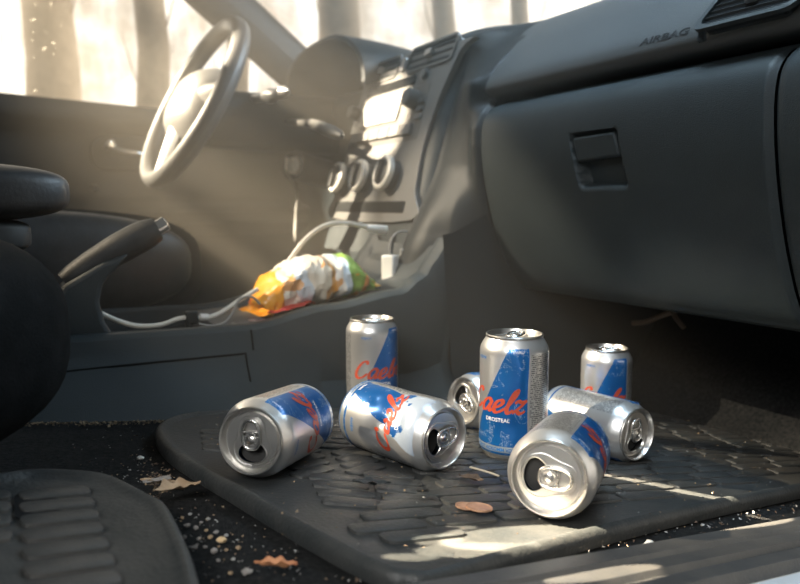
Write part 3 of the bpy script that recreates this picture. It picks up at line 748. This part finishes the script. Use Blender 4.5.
def make_can(label, mtx, uc, tabdir=0., flip=False, word='Caelz', dents=(), s=1.0, small=True):
    root = thing('drink_can', label, 'can', (0, 0, 0), 'dented drink cans on the rubber mat')
    inv = mtx.inverted(); lc = inv @ CAM; thc = math.atan2(lc.y, lc.x)
    th0 = thc - (uc / 33.0)
    seg = 96
    def bp(th, v, r): return r - dent(dents, th - thc, v) * sm(.004, .014, v) * (1 - sm(.1, .112, v))
    me = bpy.data.meshes.new('can_body'); V = []; Fc = []; UVs = []
    for v, r in PROF:
        for k in range(seg):
            th = 2 * PI * k / seg + th0 - PI; q = bp(th, v, r); V.append((q * math.cos(th), q * math.sin(th), v))
    n = len(PROF)
    for i in range(n - 1):
        for k in range(seg):
            Fc.append((i * seg + k, i * seg + (k + 1) % seg, (i + 1) * seg + (k + 1) % seg, (i + 1) * seg + k))
            for ii, kk in ((i, k), (i, k + 1), (i + 1, k + 1), (i + 1, k)): UVs.append(((2 * PI * kk / seg - PI) * 33 / 100, PROF[ii][0] * 1000 / 100))
    # domed base
    o = len(V)
    dome = [(.0035, .02), (.006, .014), (.0075, .007), (.008, .0008)]
    for v, r in dome:
        for k in range(seg): th = 2 * PI * k / seg + th0 - PI; V.append((r * math.cos(th), r * math.sin(th), v))
    for j in range(len(dome)):
        a = 0 if j == 0 else o + (j - 1) * seg; b = o + j * seg
        for k in range(seg): Fc.append((b + k, b + (k + 1) % seg, a + (k + 1) % seg, a + k)); UVs += [(-.4, .05)] * 4
    me.from_pydata(V, [], Fc); me.materials.append(CANM[flip])
    ul = me.uv_layers.new(name='UVMap')
    for l, q in zip(ul.data, UVs): l.uv = q
    me.polygons.foreach_set('use_smooth', [True] * len(me.polygons)); me.set_sharp_from_angle(angle=math.radians(50))
    body = bpy.data.objects.new('can_body', me); C.objects.link(body); body.parent = root
    # rolled rim, countersink and lid panel with an open mouth
    ca, sa = math.cos(tabdir), math.sin(tabdir)
    def lt(x, y, z): return Vector((x * ca - y * sa, x * sa + y * ca, z))
    mb = MB(); mb.lathe([(.1168, .0269), (.1178, .0276), (.1192, .0278), (.12, .0271), (.1199, .0262), (.1188, .0256), (.1150, .0248), (.1132, .0240), (.1132, .0231), (.1150, .0224), (.1158, .0221)], 64)
    bm = bmesh.new(); zl = .1158
    ov = [bm.verts.new((.0221 * math.cos(2 * PI * k / 64), .0221 * math.sin(2 * PI * k / 64), zl)) for k in range(64)]
    hv = []
    for k in range(36):
        t = 2 * PI * k / 36; x, y = -.0098 + .0088 * math.cos(t), .0122 * math.sin(t) * (1 - .12 * math.cos(t)); hv.append(bm.verts.new(lt(x, y, zl)))
    es = [bm.edges.new((a[i], a[(i + 1) % len(a)])) for a in (ov, hv) for i in range(len(a))]
    bmesh.ops.triangle_fill(bm, edges=es, use_beauty=True)
    bm.verts.index_update(); mb.add([v.co.copy() for v in bm.verts], [tuple(v.index for v in f.verts) for f in bm.faces]); bm.free()
    # folded mouth edge, raised tear-drop bead
    mb.tube([lt(-.0098 + .009 * math.cos(2 * PI * k / 36), .0124 * math.sin(2 * PI * k / 36) * (1 - .12 * math.cos(2 * PI * k / 36)), zl) for k in range(37)], .0006, 6, False)
    bead = smooth([(-.0205, 0, 0), (-.017, .0115, 0), (-.006, .0158, 0), (.006, .0120, 0), (.0165, .0088, 0), (.0198, 0, 0), (.0165, -.0088, 0), (.006, -.0120, 0), (-.006, -.0158, 0), (-.017, -.0115, 0)], 6, True)
    mb.tube([lt(p.x, p.y, zl) for p in bead + bead[:1]], .0007, 6, False)
    lid = mb.build('can_lid', M['lid'], root, angle=45)
    mo = MB(); mo.prism([(-.0098 + .0098 * math.cos(2 * PI * k / 28), .0132 * math.sin(2 * PI * k / 28)) for k in range(28)], lambda p: lt(p[0], p[1], zl - .0075), lambda p: lt(p[0], p[1], zl - .0068)); mo.build('mouth_opening', M['inside'], lid)
    # ring pull
    tbm = MB(); zt_ = zl + .0022
    oval = [lt(.0048 + (.0112 if math.cos(t) > 0 else .0118) * math.copysign(abs(math.cos(t)) ** .8, math.cos(t)), .0074 * math.copysign(abs(math.sin(t)) ** .75, math.sin(t)) * (1 - .1 * math.cos(t)), zt_ + .0006 * math.cos(t)) for t in [2 * PI * k / 40 for k in range(41)]]
    tbm.tube(oval, .0015, 8, False)
    tbm.prism([(-.0005 + .0068 * math.cos(2 * PI * k / 28), .0066 * math.sin(2 * PI * k / 28)) for k in range(28)], lambda p: lt(p[0], p[1], zt_ - .0006), lambda p: lt(p[0], p[1], zt_ + .0004))
    tbm.tube([lt(.0062, -.0062, zt_), lt(.0066, 0, zt_ + .0003), lt(.0062, .0062, zt_)], .0011, 8)
    tbm.lathe([(zt_, .0033), (zt_ + .0012, .0032), (zt_ + .0016, .0024), (zt_ + .0016, .0003)], 20, Matrix.Translation(lt(0, 0, 0)))
    tbm.tube([lt(.0 + .0043 * math.cos(2 * PI * k / 24), .0043 * math.sin(2 * PI * k / 24), zt_ + .0005) for k in range(25)], .0005, 6, False)
    tbm.build('ring_pull', M['tab'], lid, angle=50)
    # lettering on the sleeve
    def wrap(u, v, h=.00022):
        if flip: u, v = -u, 128 - v
        th = th0 + u / 33.0; vv = v / 1000; r = bp(th, vv, RB) + h
        return Vector((r * math.cos(th), r * math.sin(th), vv))
    for off in (0, PI * 33):
        rb_ = MB()
        for L, Rr in script_ribbons(word, 21, -54 + off, 49):
            m = len(L); rb_.add([wrap(*q) for q in L] + [wrap(*q) for q in Rr], [(i, i + 1, m + i + 1, m + i) for i in range(m - 1)])
        lab(rb_.build('script_lettering', M['redink'], body, fix=False), 'red script lettering across the can')
    if small:
        for txt, size, u, v, mm, nm in (('DROSTEAL', 5.2, -16, 41.5, 'whiteink', 'small_lettering'), ('WBVW', 4.2, -36, 99, 'blueink', 'small_lettering'), ('VWRU', 3.6, 4, 107, 'whiteink', 'small_lettering'), ('VDRST ACKOMM VDRST', 4.6, -18, 13.3, 'blueink', 'band_lettering')):
            vv_, ff = font_mesh(txt, size, .06)
            bmx = MB().add([wrap(u + q.x, v + q.y, .0003) if nm != 'band_lettering' else (lambda th, h: Vector(((bp(th, h, RB) + .0003) * math.cos(th), (bp(th, h, RB) + .0003) * math.sin(th), h)))(th0 + (u + q.x) / 33, (v + q.y) / 1000) for q in vv_], ff)
            bmx.build(nm, M[mm], body, fix=False)
    root.matrix_world = mtx
    return root
def stand(X, Y, s, tilt=0.0): return Matrix.Translation((X, Y, fl(X, Y) + .0085)) @ Matrix.Rotation(tilt, 4, 'X') @ Matrix.Scale(s, 4)
def lie(X, Y, phi, s, roll=0):
    """X, Y: floor point under the lid centre; phi: heading from lid to base"""
    a = Vector((math.cos(phi), math.sin(phi))); axv = Vector((a.x, a.y, fl(X + a.x, Y + a.y) - fl(X, Y))).normalized()
    n = (FN - axv * axv.dot(FN)).normalized(); P0 = Vector((X, Y, fl(X, Y) + .007)) + n * RB * s
    ez = -axv; ex = n; ey = ez.cross(ex)
    R = Matrix((ex, ey, ez)).transposed().to_4x4()
    return Matrix.Translation(P0 - ez * .12 * s) @ R @ Matrix.Scale(s, 4)
# dents are placed by angle from the side that faces the viewer
make_can('tall upright silver and blue can in the middle of the mat', stand(-.578, .432, 1.0), 0, 2.2,
         dents=[(.15, .062, .5, .022, .0022, 0), (.35, .075, .12, .03, .0016, 1), (-.2, .085, .4, .012, .0012, 0), (.5, .045, .3, .03, .0015, 1), (.05, .035, .5, .01, .0012, 0)])
make_can('upright silver and blue can behind the two fallen cans, against the console', stand(-.784, .379, .924), -29, 1.0, word='Caeln', dents=[(-.3, .075, .5, .02, .0014, 0), (.1, .05, .3, .02, .001, 1)])
make_can('farthest upright can, alone in the dark footwell at right', stand(-.643, .613, .868), -15, .6, dents=[(-.3, .06, .5, .02, .0012, 0)])
make_can('fallen can at left of the mat, lid forward, mouth at bottom', lie(-.535, .153, 2.408, .936), -14, .1,
         dents=[(.2, .06, .4, .012, .0018, 0), (.3, .075, .3, .008, .0014, 1), (-.1, .04, .5, .01, .0014, 0)])
make_can('crumpled fallen can, second from left, lid to the right', lie(-.525, .319, 3.401, .956), 22, -PI / 2 + .3, flip=True,
         dents=[(.15, .066, .32, .012, .0066, 1), (-.35, .074, .45, .013, .005, 0), (.5, .058, .4, .012, .006, 1), (.1, .089, .5, .007, .0034, 0), (-.5, .048, .35, .009, .004, 1), (-.9, .066, .5, .012, .003, 0)])
make_can('fallen can nearest the viewer with its lid facing forward', lie(-.402, .329, 2.29, 1.0), 10, -PI / 2, dents=[(-.6, .07, .4, .02, .0014, 0)])
make_can('fallen can lying behind the upright can, lid to the right', lie(-.524, .541, 3.269, .94), 58, .2, dents=[(.2, .06, .4, .02, .0012, 0)])
make_can('half hidden fallen can behind the upright middle can', lie(-.689, .442, 1.715, .961), 60, -PI / 2 - .5, dents=[(.2, .06, .4, .02, .0012, 0)])

# ================================================================== THINGS ON THE CONSOLE
def traysurf(Y): return zt(Y) - (.028 if Y < .24 else .012)
P0 = Vector((-.985, .297, .107)); P1 = Vector((-.995, .472, .135))
def bagpt(a, b):
    t = a; ang = 2 * PI * b; c = P0.lerp(P1, t); c.z = max(traysurf(c.y), traysurf(.3)) + .001
    w = .052 * (.75 + .25 * sm(0, .15, t)) * (1 - .25 * sm(.8, 1, t)); h = (.024 + .014 * sm(.2, .6, t)) * (1.0 * sm(-.35, .22, t) * (1 - sm(.7, 1.02, t) * .8) + .001) * (1 + .18 * math.sin(7 * t))
    n1 = noise.noise(Vector((t * 9, math.cos(ang) * 1.6, math.sin(ang) * 1.6))); n2 = noise.noise(Vector((t * 24 + 5, math.cos(ang) * 3, math.sin(ang) * 3)))
    k = 1 + .16 * n1 + .1 * n2
    x = w * math.cos(ang) * k; z = h * (1 + math.copysign(abs(math.sin(ang)) ** .8, math.sin(ang)) * k)
    yj = .012 * n2 * (sm(.12, 0, t) + sm(.9, 1, t)) + .010 * math.cos(ang * 2 + 1) * sm(.1, 0, t)
    return c + Vector((x, yj, max(z, 0) + .016 * sm(.3, .85, t) * 0))
mb = MB(); NU, NV = 70, 48
mb.grid(bagpt, NU, NV)
bg = mb.build('snack_bag', M['bag'], None, angle=35, fix=True)
uvl = bg.data.uv_layers.new(name='UVMap')
for poly in bg.data.polygons:
    for li, vi in zip(poly.loop_indices, poly.vertices): uvl.data[li].uv = ((vi % (NU + 1)) / NU, (vi // (NU + 1)) / NV)
tag(bg, 'crumpled orange, cream and green snack bag lying on the console tray', 'snack bag')
mb = MB(); c = Vector((-.938, .335, traysurf(.335) + .004))
mb.grid(lambda a, b: c + Vector(((b - .5) * .02, (a - .5) * .06, .006 + .006 * noise.noise(Vector((a * 4, b * 3, 2))) + .17 * (a - .5) * .06)), 14, 6)
tag(mb.build('wrapper_scrap', M['red']), 'small red wrapper scrap under the snack bag edge', 'wrapper')

# charging cable that arcs up over the bag
cb = thing('charging_cable', 'thick white charging cable arching above the snack bag', 'cable', on(285, 265, 'X', -1.05))
arc = [on(x, y, 'X', -1.06) for x, y in ((262, 287), (276, 274), (288, 262), (305, 240), (322, 227), (340, 223), (358, 225), (371, 228))]
mb = MB(); mb.tube(smooth(arc, 6), .0037, 10); mb.build('cable_lead', M['cable'], cb)
e0, e1 = on(369, 228, 'X', -1.06), on(386, 230, 'X', -1.06); d = (e1 - e0).normalized()
mb = MB(); mb.tube([e0 - d * .004, e0, e0.lerp(e1, .5), e1, e1 + d * .001], [.004, .0065, .007, .007, .005], 12); mb.build('cable_plug', M['white'], cb)
# second cable along the cup wells, with black clip
cc = thing('usb_cable', 'white cable trailing from the cup well to the snack bag', 'cable', on(190, 318, 'X', -.96))
line = [on(x, y, 'X', -.955) for x, y in ((100, 313), (118, 321), (138, 326), (160, 325), (178, 319), (192, 317), (206, 318), (222, 312), (240, 300), (258, 289))]
mb = MB(); mb.tube(smooth(line, 6), .0032, 10); mb.build('cable_lead', M['cable'], cc)
a, b = on(184, 319, 'X', -.955), on(199, 317, 'X', -.955)
mb = MB(); mb.box(a.lerp(b, .5) + Vector((0, 0, .001)), (.013, .015, .016)); mb.box(a.lerp(b, .3) + Vector((0, 0, -.009)), (.009, .008, .012)); lab(mb.build('cable_clip', M['dark'], cc, bevel=.002), 'black clip')
a, b = on(200, 317, 'X', -.955), on(208, 317, 'X', -.955)
mb = MB(); mb.tube([a, b], [.0048, .0045], 12); mb.build('cable_plug', M['white'], cc)
line = [on(x, y, 'X', -.945) for x, y in ((199, 324), (214, 326), (226, 321), (234, 310), (240, 299), (252, 297), (260, 304))]
gc = MB(); gc.tube(smooth(line, 6), .0016, 8); tag(gc.build('thin_wire', M['gcable']), 'thin grey wire looping beside the white cable', 'wire')
# charger block with its own lead
ch = thing('charger', 'small white charger block standing at the head of the tray', 'charger', on(390, 281, 'X', -.99))
p = on(390, 281, 'X', -.99); q = on(390, 255, 'X', -.99)
mb = MB(); mb.box((p + q) / 2, (.022, .016, (q - p).z), Matrix.Rotation(.5, 3, 'Z')); mb.build('charger_body', M['white'], ch, bevel=.0025)
ln = [on(x, y, 'X', -.99) for x, y in ((390, 256), (390, 248), (392, 238), (399, 232), (410, 232), (420, 236))]
mb = MB(); mb.tube(smooth(ln, 5), .0017, 8); mb.build('charger_lead', M['gcable'], ch)
b_ = on(404, 274, 'X', -.985); mb = MB(); mb.lathe([(0, .006), (.008, .006), (.01, .004), (.01, .0005)], 16, Matrix.Translation(Vector((b_.x, b_.y, traysurf(b_.y))))); tag(mb.build('bottle_cap', M['gcable']), 'small round cap on the tray beside the charger', 'cap')
# bits in the tray
c = on(131, 334, 'X', -.925); mb = MB(); R_ = Matrix.Rotation(.1, 3, 'Z')
mb.box((c.x, c.y, zt(c.y) - .019), (.02, .03, .012), R_); tag(mb.build('tan_packet', M['tan'], bevel=.002), 'small tan packet in the console well beside the handbrake', 'packet')
for x, y, r, lb in ((240, 313, .011, 'coin on the console ledge left of the snack bag'), (256, 311, .010, 'coin on the console ledge touching the snack bag corner')):
    c = on(x, y, 'X', -.935); mb = MB(); mb.lathe([(0, .0005), (0, r), (.0016, r), (.0016, r * .86), (.0012, r * .84), (.0012, .0005)], 28, Matrix.Translation((c.x, c.y, zt(c.y) - .0055))); tag(mb.build('coin', M['silver']), 'silver ' + lb, 'coin', 'silver coins on the console')

# ================================================================== LITTER ON THE FLOOR
for x, y, r, lb in ((479, 507, .0098, 'copper coin on the mat, larger and nearer the front can'), (466, 504, .0078, 'copper coin on the mat half under the larger coin')):
    c = onfloor(x, y, .012); mb = MB(); T = Matrix.Translation((c.x, c.y, fl(c.x, c.y) + (.0112 if r > .009 else .0098))) @ FN.to_track_quat('Z', 'Y').to_matrix().to_4x4()
    mb.lathe([(0, .0005), (0, r), (.0014, r), (.0014, r * .88), (.0011, r * .85), (.0011, .0005)], 32, T); tag(mb.build('coin', M['copper']), lb, 'coin', 'copper coins on the mat')
def leafmesh(c, L, W, ang, curl, seed, hgt=.004):
    mb = MB(); ca, sa = math.cos(ang), math.sin(ang)
    def g(a, b):
        t = a * 2 - 1; w = W * (1 - abs(t) ** 1.8) * (1 + .18 * math.sin(a * 19 + seed)); y = (b - .5) * 2 * w; x = t * L
        X, Y = c.x + x * ca - y * sa, c.y + x * sa + y * ca
        return Vector((X, Y, fl(X, Y) + hgt + curl * (y / max(W, 1e-6)) ** 2 + .002 * noise.noise(Vector((a * 5, b * 4, seed))) + curl * .5 * t * t - .25 * curl * (1 - abs(b - .5) * 2)))
    mb.grid(g, 22, 8); return mb
tag(leafmesh(onfloor(178, 496), .019, .009, 1.9, .004, 1, .006).build('dry_leaf', M['leaf']), 'curled tan dry leaf between the two rubber mats', 'leaf')
tag(leafmesh(onfloor(160, 487), .014, .005, 1.2, .002, 4, .004).build('dry_leaf', M['leaf']), 'brown crumbled leaf piece behind the tan leaf', 'leaf')
tag(leafmesh(onfloor(276, 571), .012, .004, 1.2, .003, 2, .004).build('dry_leaf', M['rleaf']), 'small red brown leaf on carpet at bottom edge', 'leaf')
tag(leafmesh(onfloor(471, 481, .01), .011, .008, .6, .002, 3, .0125).build('dry_leaf', M['soil']), 'dark flat leaf flake on the mat above the coins', 'leaf')
tag(leafmesh(onfloor(372, 485, .01), .015, .007, 1.2, .0015, 6, .0125).build('dry_leaf', M['rubber']), 'dull grey leaf flake on the mat below the crumpled can', 'leaf')
a, b = onfloor(470, 467, .012), onfloor(499, 476, .012); mb = MB(); mb.tube(smooth([a, a.lerp(b, .5) + Vector((.004, 0, .001)), b], 6), .0009, 6); tag(mb.build('straw_stem', M['straw']), 'pale straw stem on the mat beside the upright can', 'stem')
mb = MB(); c = onfloor(651, 548, .006); mb.grid(lambda a, b: c + Vector((.006 * math.cos(2 * PI * a) * math.sin(PI * b), .006 * math.sin(2 * PI * a) * math.sin(PI * b), .004 * math.cos(PI * b))) * (1 + .5 * noise.noise(Vector((math.cos(2 * PI * a) * 2, math.sin(2 * PI * a) * 2, b * 5)))), 16, 10); tag(mb.build('paper_scrap', M['paper']), 'crumpled white paper scrap between mat rim and door sill', 'paper scrap')
mb = MB(); c = onfloor(527, 578, .006); mb.grid(lambda a, b: c + Vector(((a - .5) * .012, (b - .5) * .01, .003 * noise.noise(Vector((a * 4, b * 4, 1))))), 8, 8); tag(mb.build('wrapper_scrap', M['red']), 'tiny red wrapper scrap by the sill at bottom edge', 'wrapper')
mb = MB(); c = onfloor(157, 482, .004); mb.grid(lambda a, b: c + Vector(((a - .5) * .006, (b - .5) * .02, .002 * noise.noise(Vector((a * 4, b * 4, 5))) + .002)), 6, 8); tag(mb.build('paper_scrap', M['pebble']), 'small pale paper chip on the carpet by the tan leaf', 'paper scrap')
pr = random.Random(11)
def pebble(x, y, r, m, label, cat='pebble', grp='pebbles on the carpet'):
    c = onfloor(x, y); s = pr.random() * 50; r *= .85; mb = MB(); sq = .45 + .25 * pr.random()
    mb.grid(lambda a, b: Vector((c.x, c.y, fl(c.x, c.y) - .005 + r * sq)) + Vector((r * math.cos(2 * PI * a) * math.sin(PI * b), r * math.sin(2 * PI * a) * math.sin(PI * b), r * sq * math.cos(PI * b))) * (1 + .6 * noise.noise(Vector((math.cos(2 * PI * a) * 1.8 + s, math.sin(2 * PI * a) * 1.8, b * 4)))), 10, 6)
    return tag(mb.build('pebble', m, angle=22), label, cat, grp)
pebble(140, 454, .0034, M['paper'], 'round white pebble alone on the carpet near mat corner')
pebble(222, 535, .0036, M['tan'], 'tan pebble, largest in the grit beside the mat rim', )
pebble(247, 566, .0034, M['pebble'], 'grey white pebble near the small red brown leaf')
for x, y in ((182, 512), (190, 508), (187, 520), (196, 522), (201, 516), (206, 524), (199, 532), (210, 531), (216, 526), (226, 529), (205, 540), (214, 545), (226, 543), (218, 553), (233, 552), (194, 541), (230, 566), (184, 531), (238, 541), (208, 513)):
    pebble(x, y, pr.uniform(.0014, .0026), pr.choice([M['pebble'], M['pebble'], M['grit'], M['sand']]), 'tiny pebble in the grit strip between the two rubber mats', 'pebble', 'tiny pebbles between the mats')
# loose crumbs: nobody could count them
cr = MB(); r_ = random.Random(5)
def crumb(X, Y, z, r, mi):
    v = [Vector((X, Y, z)) + Vector((r_.uniform(-1, 1), r_.uniform(-1, 1), r_.uniform(-.4, .9))) * r for _ in range(5)]
    cr.add(v, [(0, 1, 2), (0, 2, 3), (0, 3, 1), (1, 2, 4), (2, 3, 4), (3, 1, 4)], mi)
for _ in range(2100):
    k = r_.random()
    if k < .26:   # along the foot of the console
        Y = r_.uniform(.0, .2); X = -.785 - .05 * sm(.05, .5, Y) + abs(r_.gauss(0, .008)); crumb(X, Y, fl(X, Y) - .003, r_.uniform(.0006, .0017), 0)
    elif k < .5:
        x, y = r_.uniform(70, 300), r_.uniform(420, 584); p = onfloor(x, y)
        if not inside(MO, p.x, p.y): crumb(p.x, p.y, p.z - .003, r_.uniform(.0005, .0014), r_.choice((0, 1, 1, 2)))
    elif k < .84:
        X, Y = r_.uniform(-.78, -.36), r_.uniform(.15, .9)
        if inside(MO, X, Y): crumb(X, Y, fl(X, Y) + .0105, r_.uniform(.0005, .0014), r_.choice((0, 0, 1, 2)))
    else:
        Y = r_.uniform(.15, .8); X = -.372 - .075 * (Y - .25) + r_.uniform(-.02, .03)
        if not inside(MO, X, Y): crumb(X, Y, fl(X, Y) - .003, r_.uniform(.0006, .0018), r_.choice((0, 1, 1, 2, 2)))
for _ in range(160):
    p = onfloor(r_.gauss(157, 8), r_.gauss(478, 8)); crumb(p.x, p.y, p.z - .003, r_.uniform(.0007, .0018), r_.choice((2, 2, 0)))
co = cr.build('crumbs', [M['sand'], M['grit'], M['soil']], None, fix=False); co['kind'] = 'stuff'; co['label'] = 'sandy grit and crumbs scattered over carpet and mat'; co['category'] = 'crumbs'
# loose wires under the dash
mb = MB(); mb.tube(smooth([on(x, y, 'Y', .76) for x, y in ((612, 297), (628, 295), (646, 295), (660, 299), (670, 308), (676, 318), (684, 328))], 6), .0032, 8); tag(mb.build('loose_wire', M['bcable']), 'brown wire curving down under the dash, upper one', 'wire', 'loose wires under the dash')
mb = MB(); mb.tube(smooth([on(x, y, 'Y', .75) for x, y in ((633, 323), (645, 322), (658, 317), (672, 312))], 6), .0036, 8); tag(mb.build('loose_wire', M['bcable']), 'short brown wire end pointing left under the dash, lower one', 'wire', 'loose wires under the dash')

# ================================================================== LIGHT, HAZE, CAMERA
HAZE = .23
W = bpy.data.worlds.new('hazy_air'); bpy.context.scene.world = W; W.use_nodes = True
wt = W.node_tree; wt.nodes['Background'].inputs[0].default_value = (.6, .66, .69, 1); wt.nodes['Background'].inputs[1].default_value = .13
vs = wt.nodes.new('ShaderNodeVolumeScatter'); vs.inputs['Color'].default_value = (1, .9, .76, 1); vs.inputs['Anisotropy'].default_value = .0
# dusty air in the driver's half, shaped to leave foreground and left dark
def wmath(op, a, b):
    x = wt.nodes.new('ShaderNodeMath'); x.operation = op; x.use_clamp = op == 'MULTIPLY'
    for i, v in enumerate((a, b)):
        if isinstance(v, (int, float)): x.inputs[i].default_value = v
        else: wt.links.new(v, x.inputs[i])
    return x.outputs[0]
def ramp(v, a, b):
    x = wt.nodes.new('ShaderNodeMapRange'); x.interpolation_type = 'SMOOTHSTEP'; wt.links.new(v, x.inputs[0]); x.inputs[1].default_value = a; x.inputs[2].default_value = b
    return x.outputs[0]
ge = wt.nodes.new('ShaderNodeNewGeometry'); sx_ = wt.nodes.new('ShaderNodeSeparateXYZ'); wt.links.new(ge.outputs['Position'], sx_.inputs[0])
nx = sx_.outputs[0]
neg = wt.nodes.new('ShaderNodeMath'); neg.operation = 'MULTIPLY'; wt.links.new(nx, neg.inputs[0]); neg.inputs[1].default_value = -1
inv_ = lambda q: wmath('SUBTRACT', 1, q)
den = wmath('MULTIPLY', ramp(neg.outputs[0], .5, .95), inv_(ramp(neg.outputs[0], 1.75, 1.85)))
den = wmath('MULTIPLY', den, inv_(ramp(sx_.outputs[2], .8, 1.1)))
den = wmath('MULTIPLY', den, ramp(sx_.outputs[1], -.05, .3))
den = wmath('MULTIPLY', den, inv_(ramp(sx_.outputs[1], .8, 1.2)))
dm = wt.nodes.new('ShaderNodeMath'); dm.operation = 'MULTIPLY'; wt.links.new(den, dm.inputs[0]); dm.inputs[1].default_value = HAZE
wt.links.new(dm.outputs[0], vs.inputs['Density']); W.cycles.volume_step_size = .14; bpy.context.scene.cycles.volume_max_steps = 40
wt.links.new(vs.outputs[0], wt.nodes['World Output'].inputs['Volume'])
SUN0 = (RV * -4 + VV * .3 + ZV * 2.6).normalized()
def sunspot(target, radius, E, blend=.25, dist=2.6, col=(1, .83, .6), d=None):  # each spot lamp stands in for sunlight on one chosen target
    SUN = d or SUN0
    li = bpy.data.lights.new('sun_spot_lamp', 'SPOT'); o = bpy.data.objects.new('sun_spot_lamp', li); C.objects.link(o)
    t = Vector(target); o.location = t + SUN * dist; o.rotation_euler = (-SUN).to_track_quat('-Z', 'Y').to_euler()
    li.spot_size = 2 * math.atan(radius / dist); li.spot_blend = blend; li.energy = E * 4 * PI * dist * dist; li.color = col; li.shadow_soft_size = .012
    return o
def at_depth(x, y, d): return CAM + ray(x, y) * d
S2 = Vector((-.12, -.66, .74)).normalized()
sunspot(stk(388, 120), .08, 48, .12)
sunspot(stk(345, 128), .045, 40, .3)
sunspot(kc, .035, 22, .4)                                        # ignition key                             # centre stack
sunspot(at_depth(185, 110, 1.48), .14, 7, .4)                   # wheel
sunspot((-.99, .38, .13), .1, 4, .4)                            # snack bag
sunspot((-.62, .35, .1), .24, 8, .5)                            # cans
def patch(x, y, h, w, l, E, ang=0, blend=.12):
    p = onfloor(x, y, h); o = sunspot(p, w, E, blend, dist=min(2.6, w / .0095), d=S2); o.data.shadow_soft_size = .0015
    ey = Vector((math.sin(ang), math.cos(ang), 0)); ez = S2; ex = ey.cross(ez).normalized(); ey = ez.cross(ex)
    k = l / w; o.matrix_world = Matrix.Translation(o.location) @ Matrix((ex, ey, ez)).transposed().to_4x4() @ Matrix.Diagonal((1, k, 1, 1))
# added spots from a second direction for dappled sun on mat and sill
patch(535, 537, .006, .022, .050, 115, .05)
patch(480, 550, .006, .013, .030, 80, .2)
patch(410, 557, .006, .006, .012, 70, .3)
patch(440, 541, .006, .006, .012, 70)
patch(462, 528, .006, .004, .008, 60)
a_, b_ = onfloor(602, 475, .008), onfloor(738, 502, .008); d_ = b_ - a_
patch(668, 487, .008, .0055, d_.length * .5, 110, math.atan2(d_.x, d_.y))
patch(605, 576, .012, .009, .030, 55)
patch(738, 522, .012, .011, .04, 75)
sunspot(at_depth(255, 212, 1.5), .27, 29, .6)                  # broad beam on the driver's side
sunspot(at_depth(430, 262, 1.06), .23, 6, .6)                     # thin haze over the tray
def area(loc, target, sx, sy, P, col):
    li = bpy.data.lights.new('sky_and_fill', 'AREA'); o = bpy.data.objects.new('sky_and_fill', li); C.objects.link(o)
    li.shape = 'RECTANGLE'; li.size = sx; li.size_y = sy; li.energy = P; li.color = col
    o.location = loc; o.rotation_euler = (Vector(target) - Vector(loc)).to_track_quat('-Z', 'Y').to_euler()
    return o
area((-.75, 1.45, 1.05), (-.7, .75, .5), 1.3, .5, 28, (.62, .82, 1))  # sky over the windscreen
lo_ = area((-.6, .42, 1.15), (-.6, .6, .37), .9, .2, 2.0, (.62, .82, 1)); lo_.data.spread = math.radians(50)       # added overhead fill for the glovebox top and dash pad
li_ = area((.25, -.45, .75), (-.5, .32, .03), .5, .4, 1.3, (1, .98, .94)); li_.data.spread = math.radians(42)   # added fill for the can lids, from the open door side

cam = bpy.data.cameras.new('camera'); co_ = bpy.data.objects.new('camera', cam); C.objects.link(co_)
cam.sensor_width = 36; cam.lens = 36 * F / 800; cam.clip_start = .01
R = Matrix((RV, UP, -FW)).transposed().to_4x4(); co_.matrix_world = Matrix.Translation(CAM) @ R
cam.dof.use_dof = True; cam.dof.focus_distance = .64; cam.dof.aperture_fstop = 6.5
sc = bpy.context.scene; sc.camera = co_
sc.view_settings.view_transform = 'Standard'; sc.view_settings.exposure = 0.0
sc.cycles.volume_bounces = 0; sc.cycles.max_bounces = 6
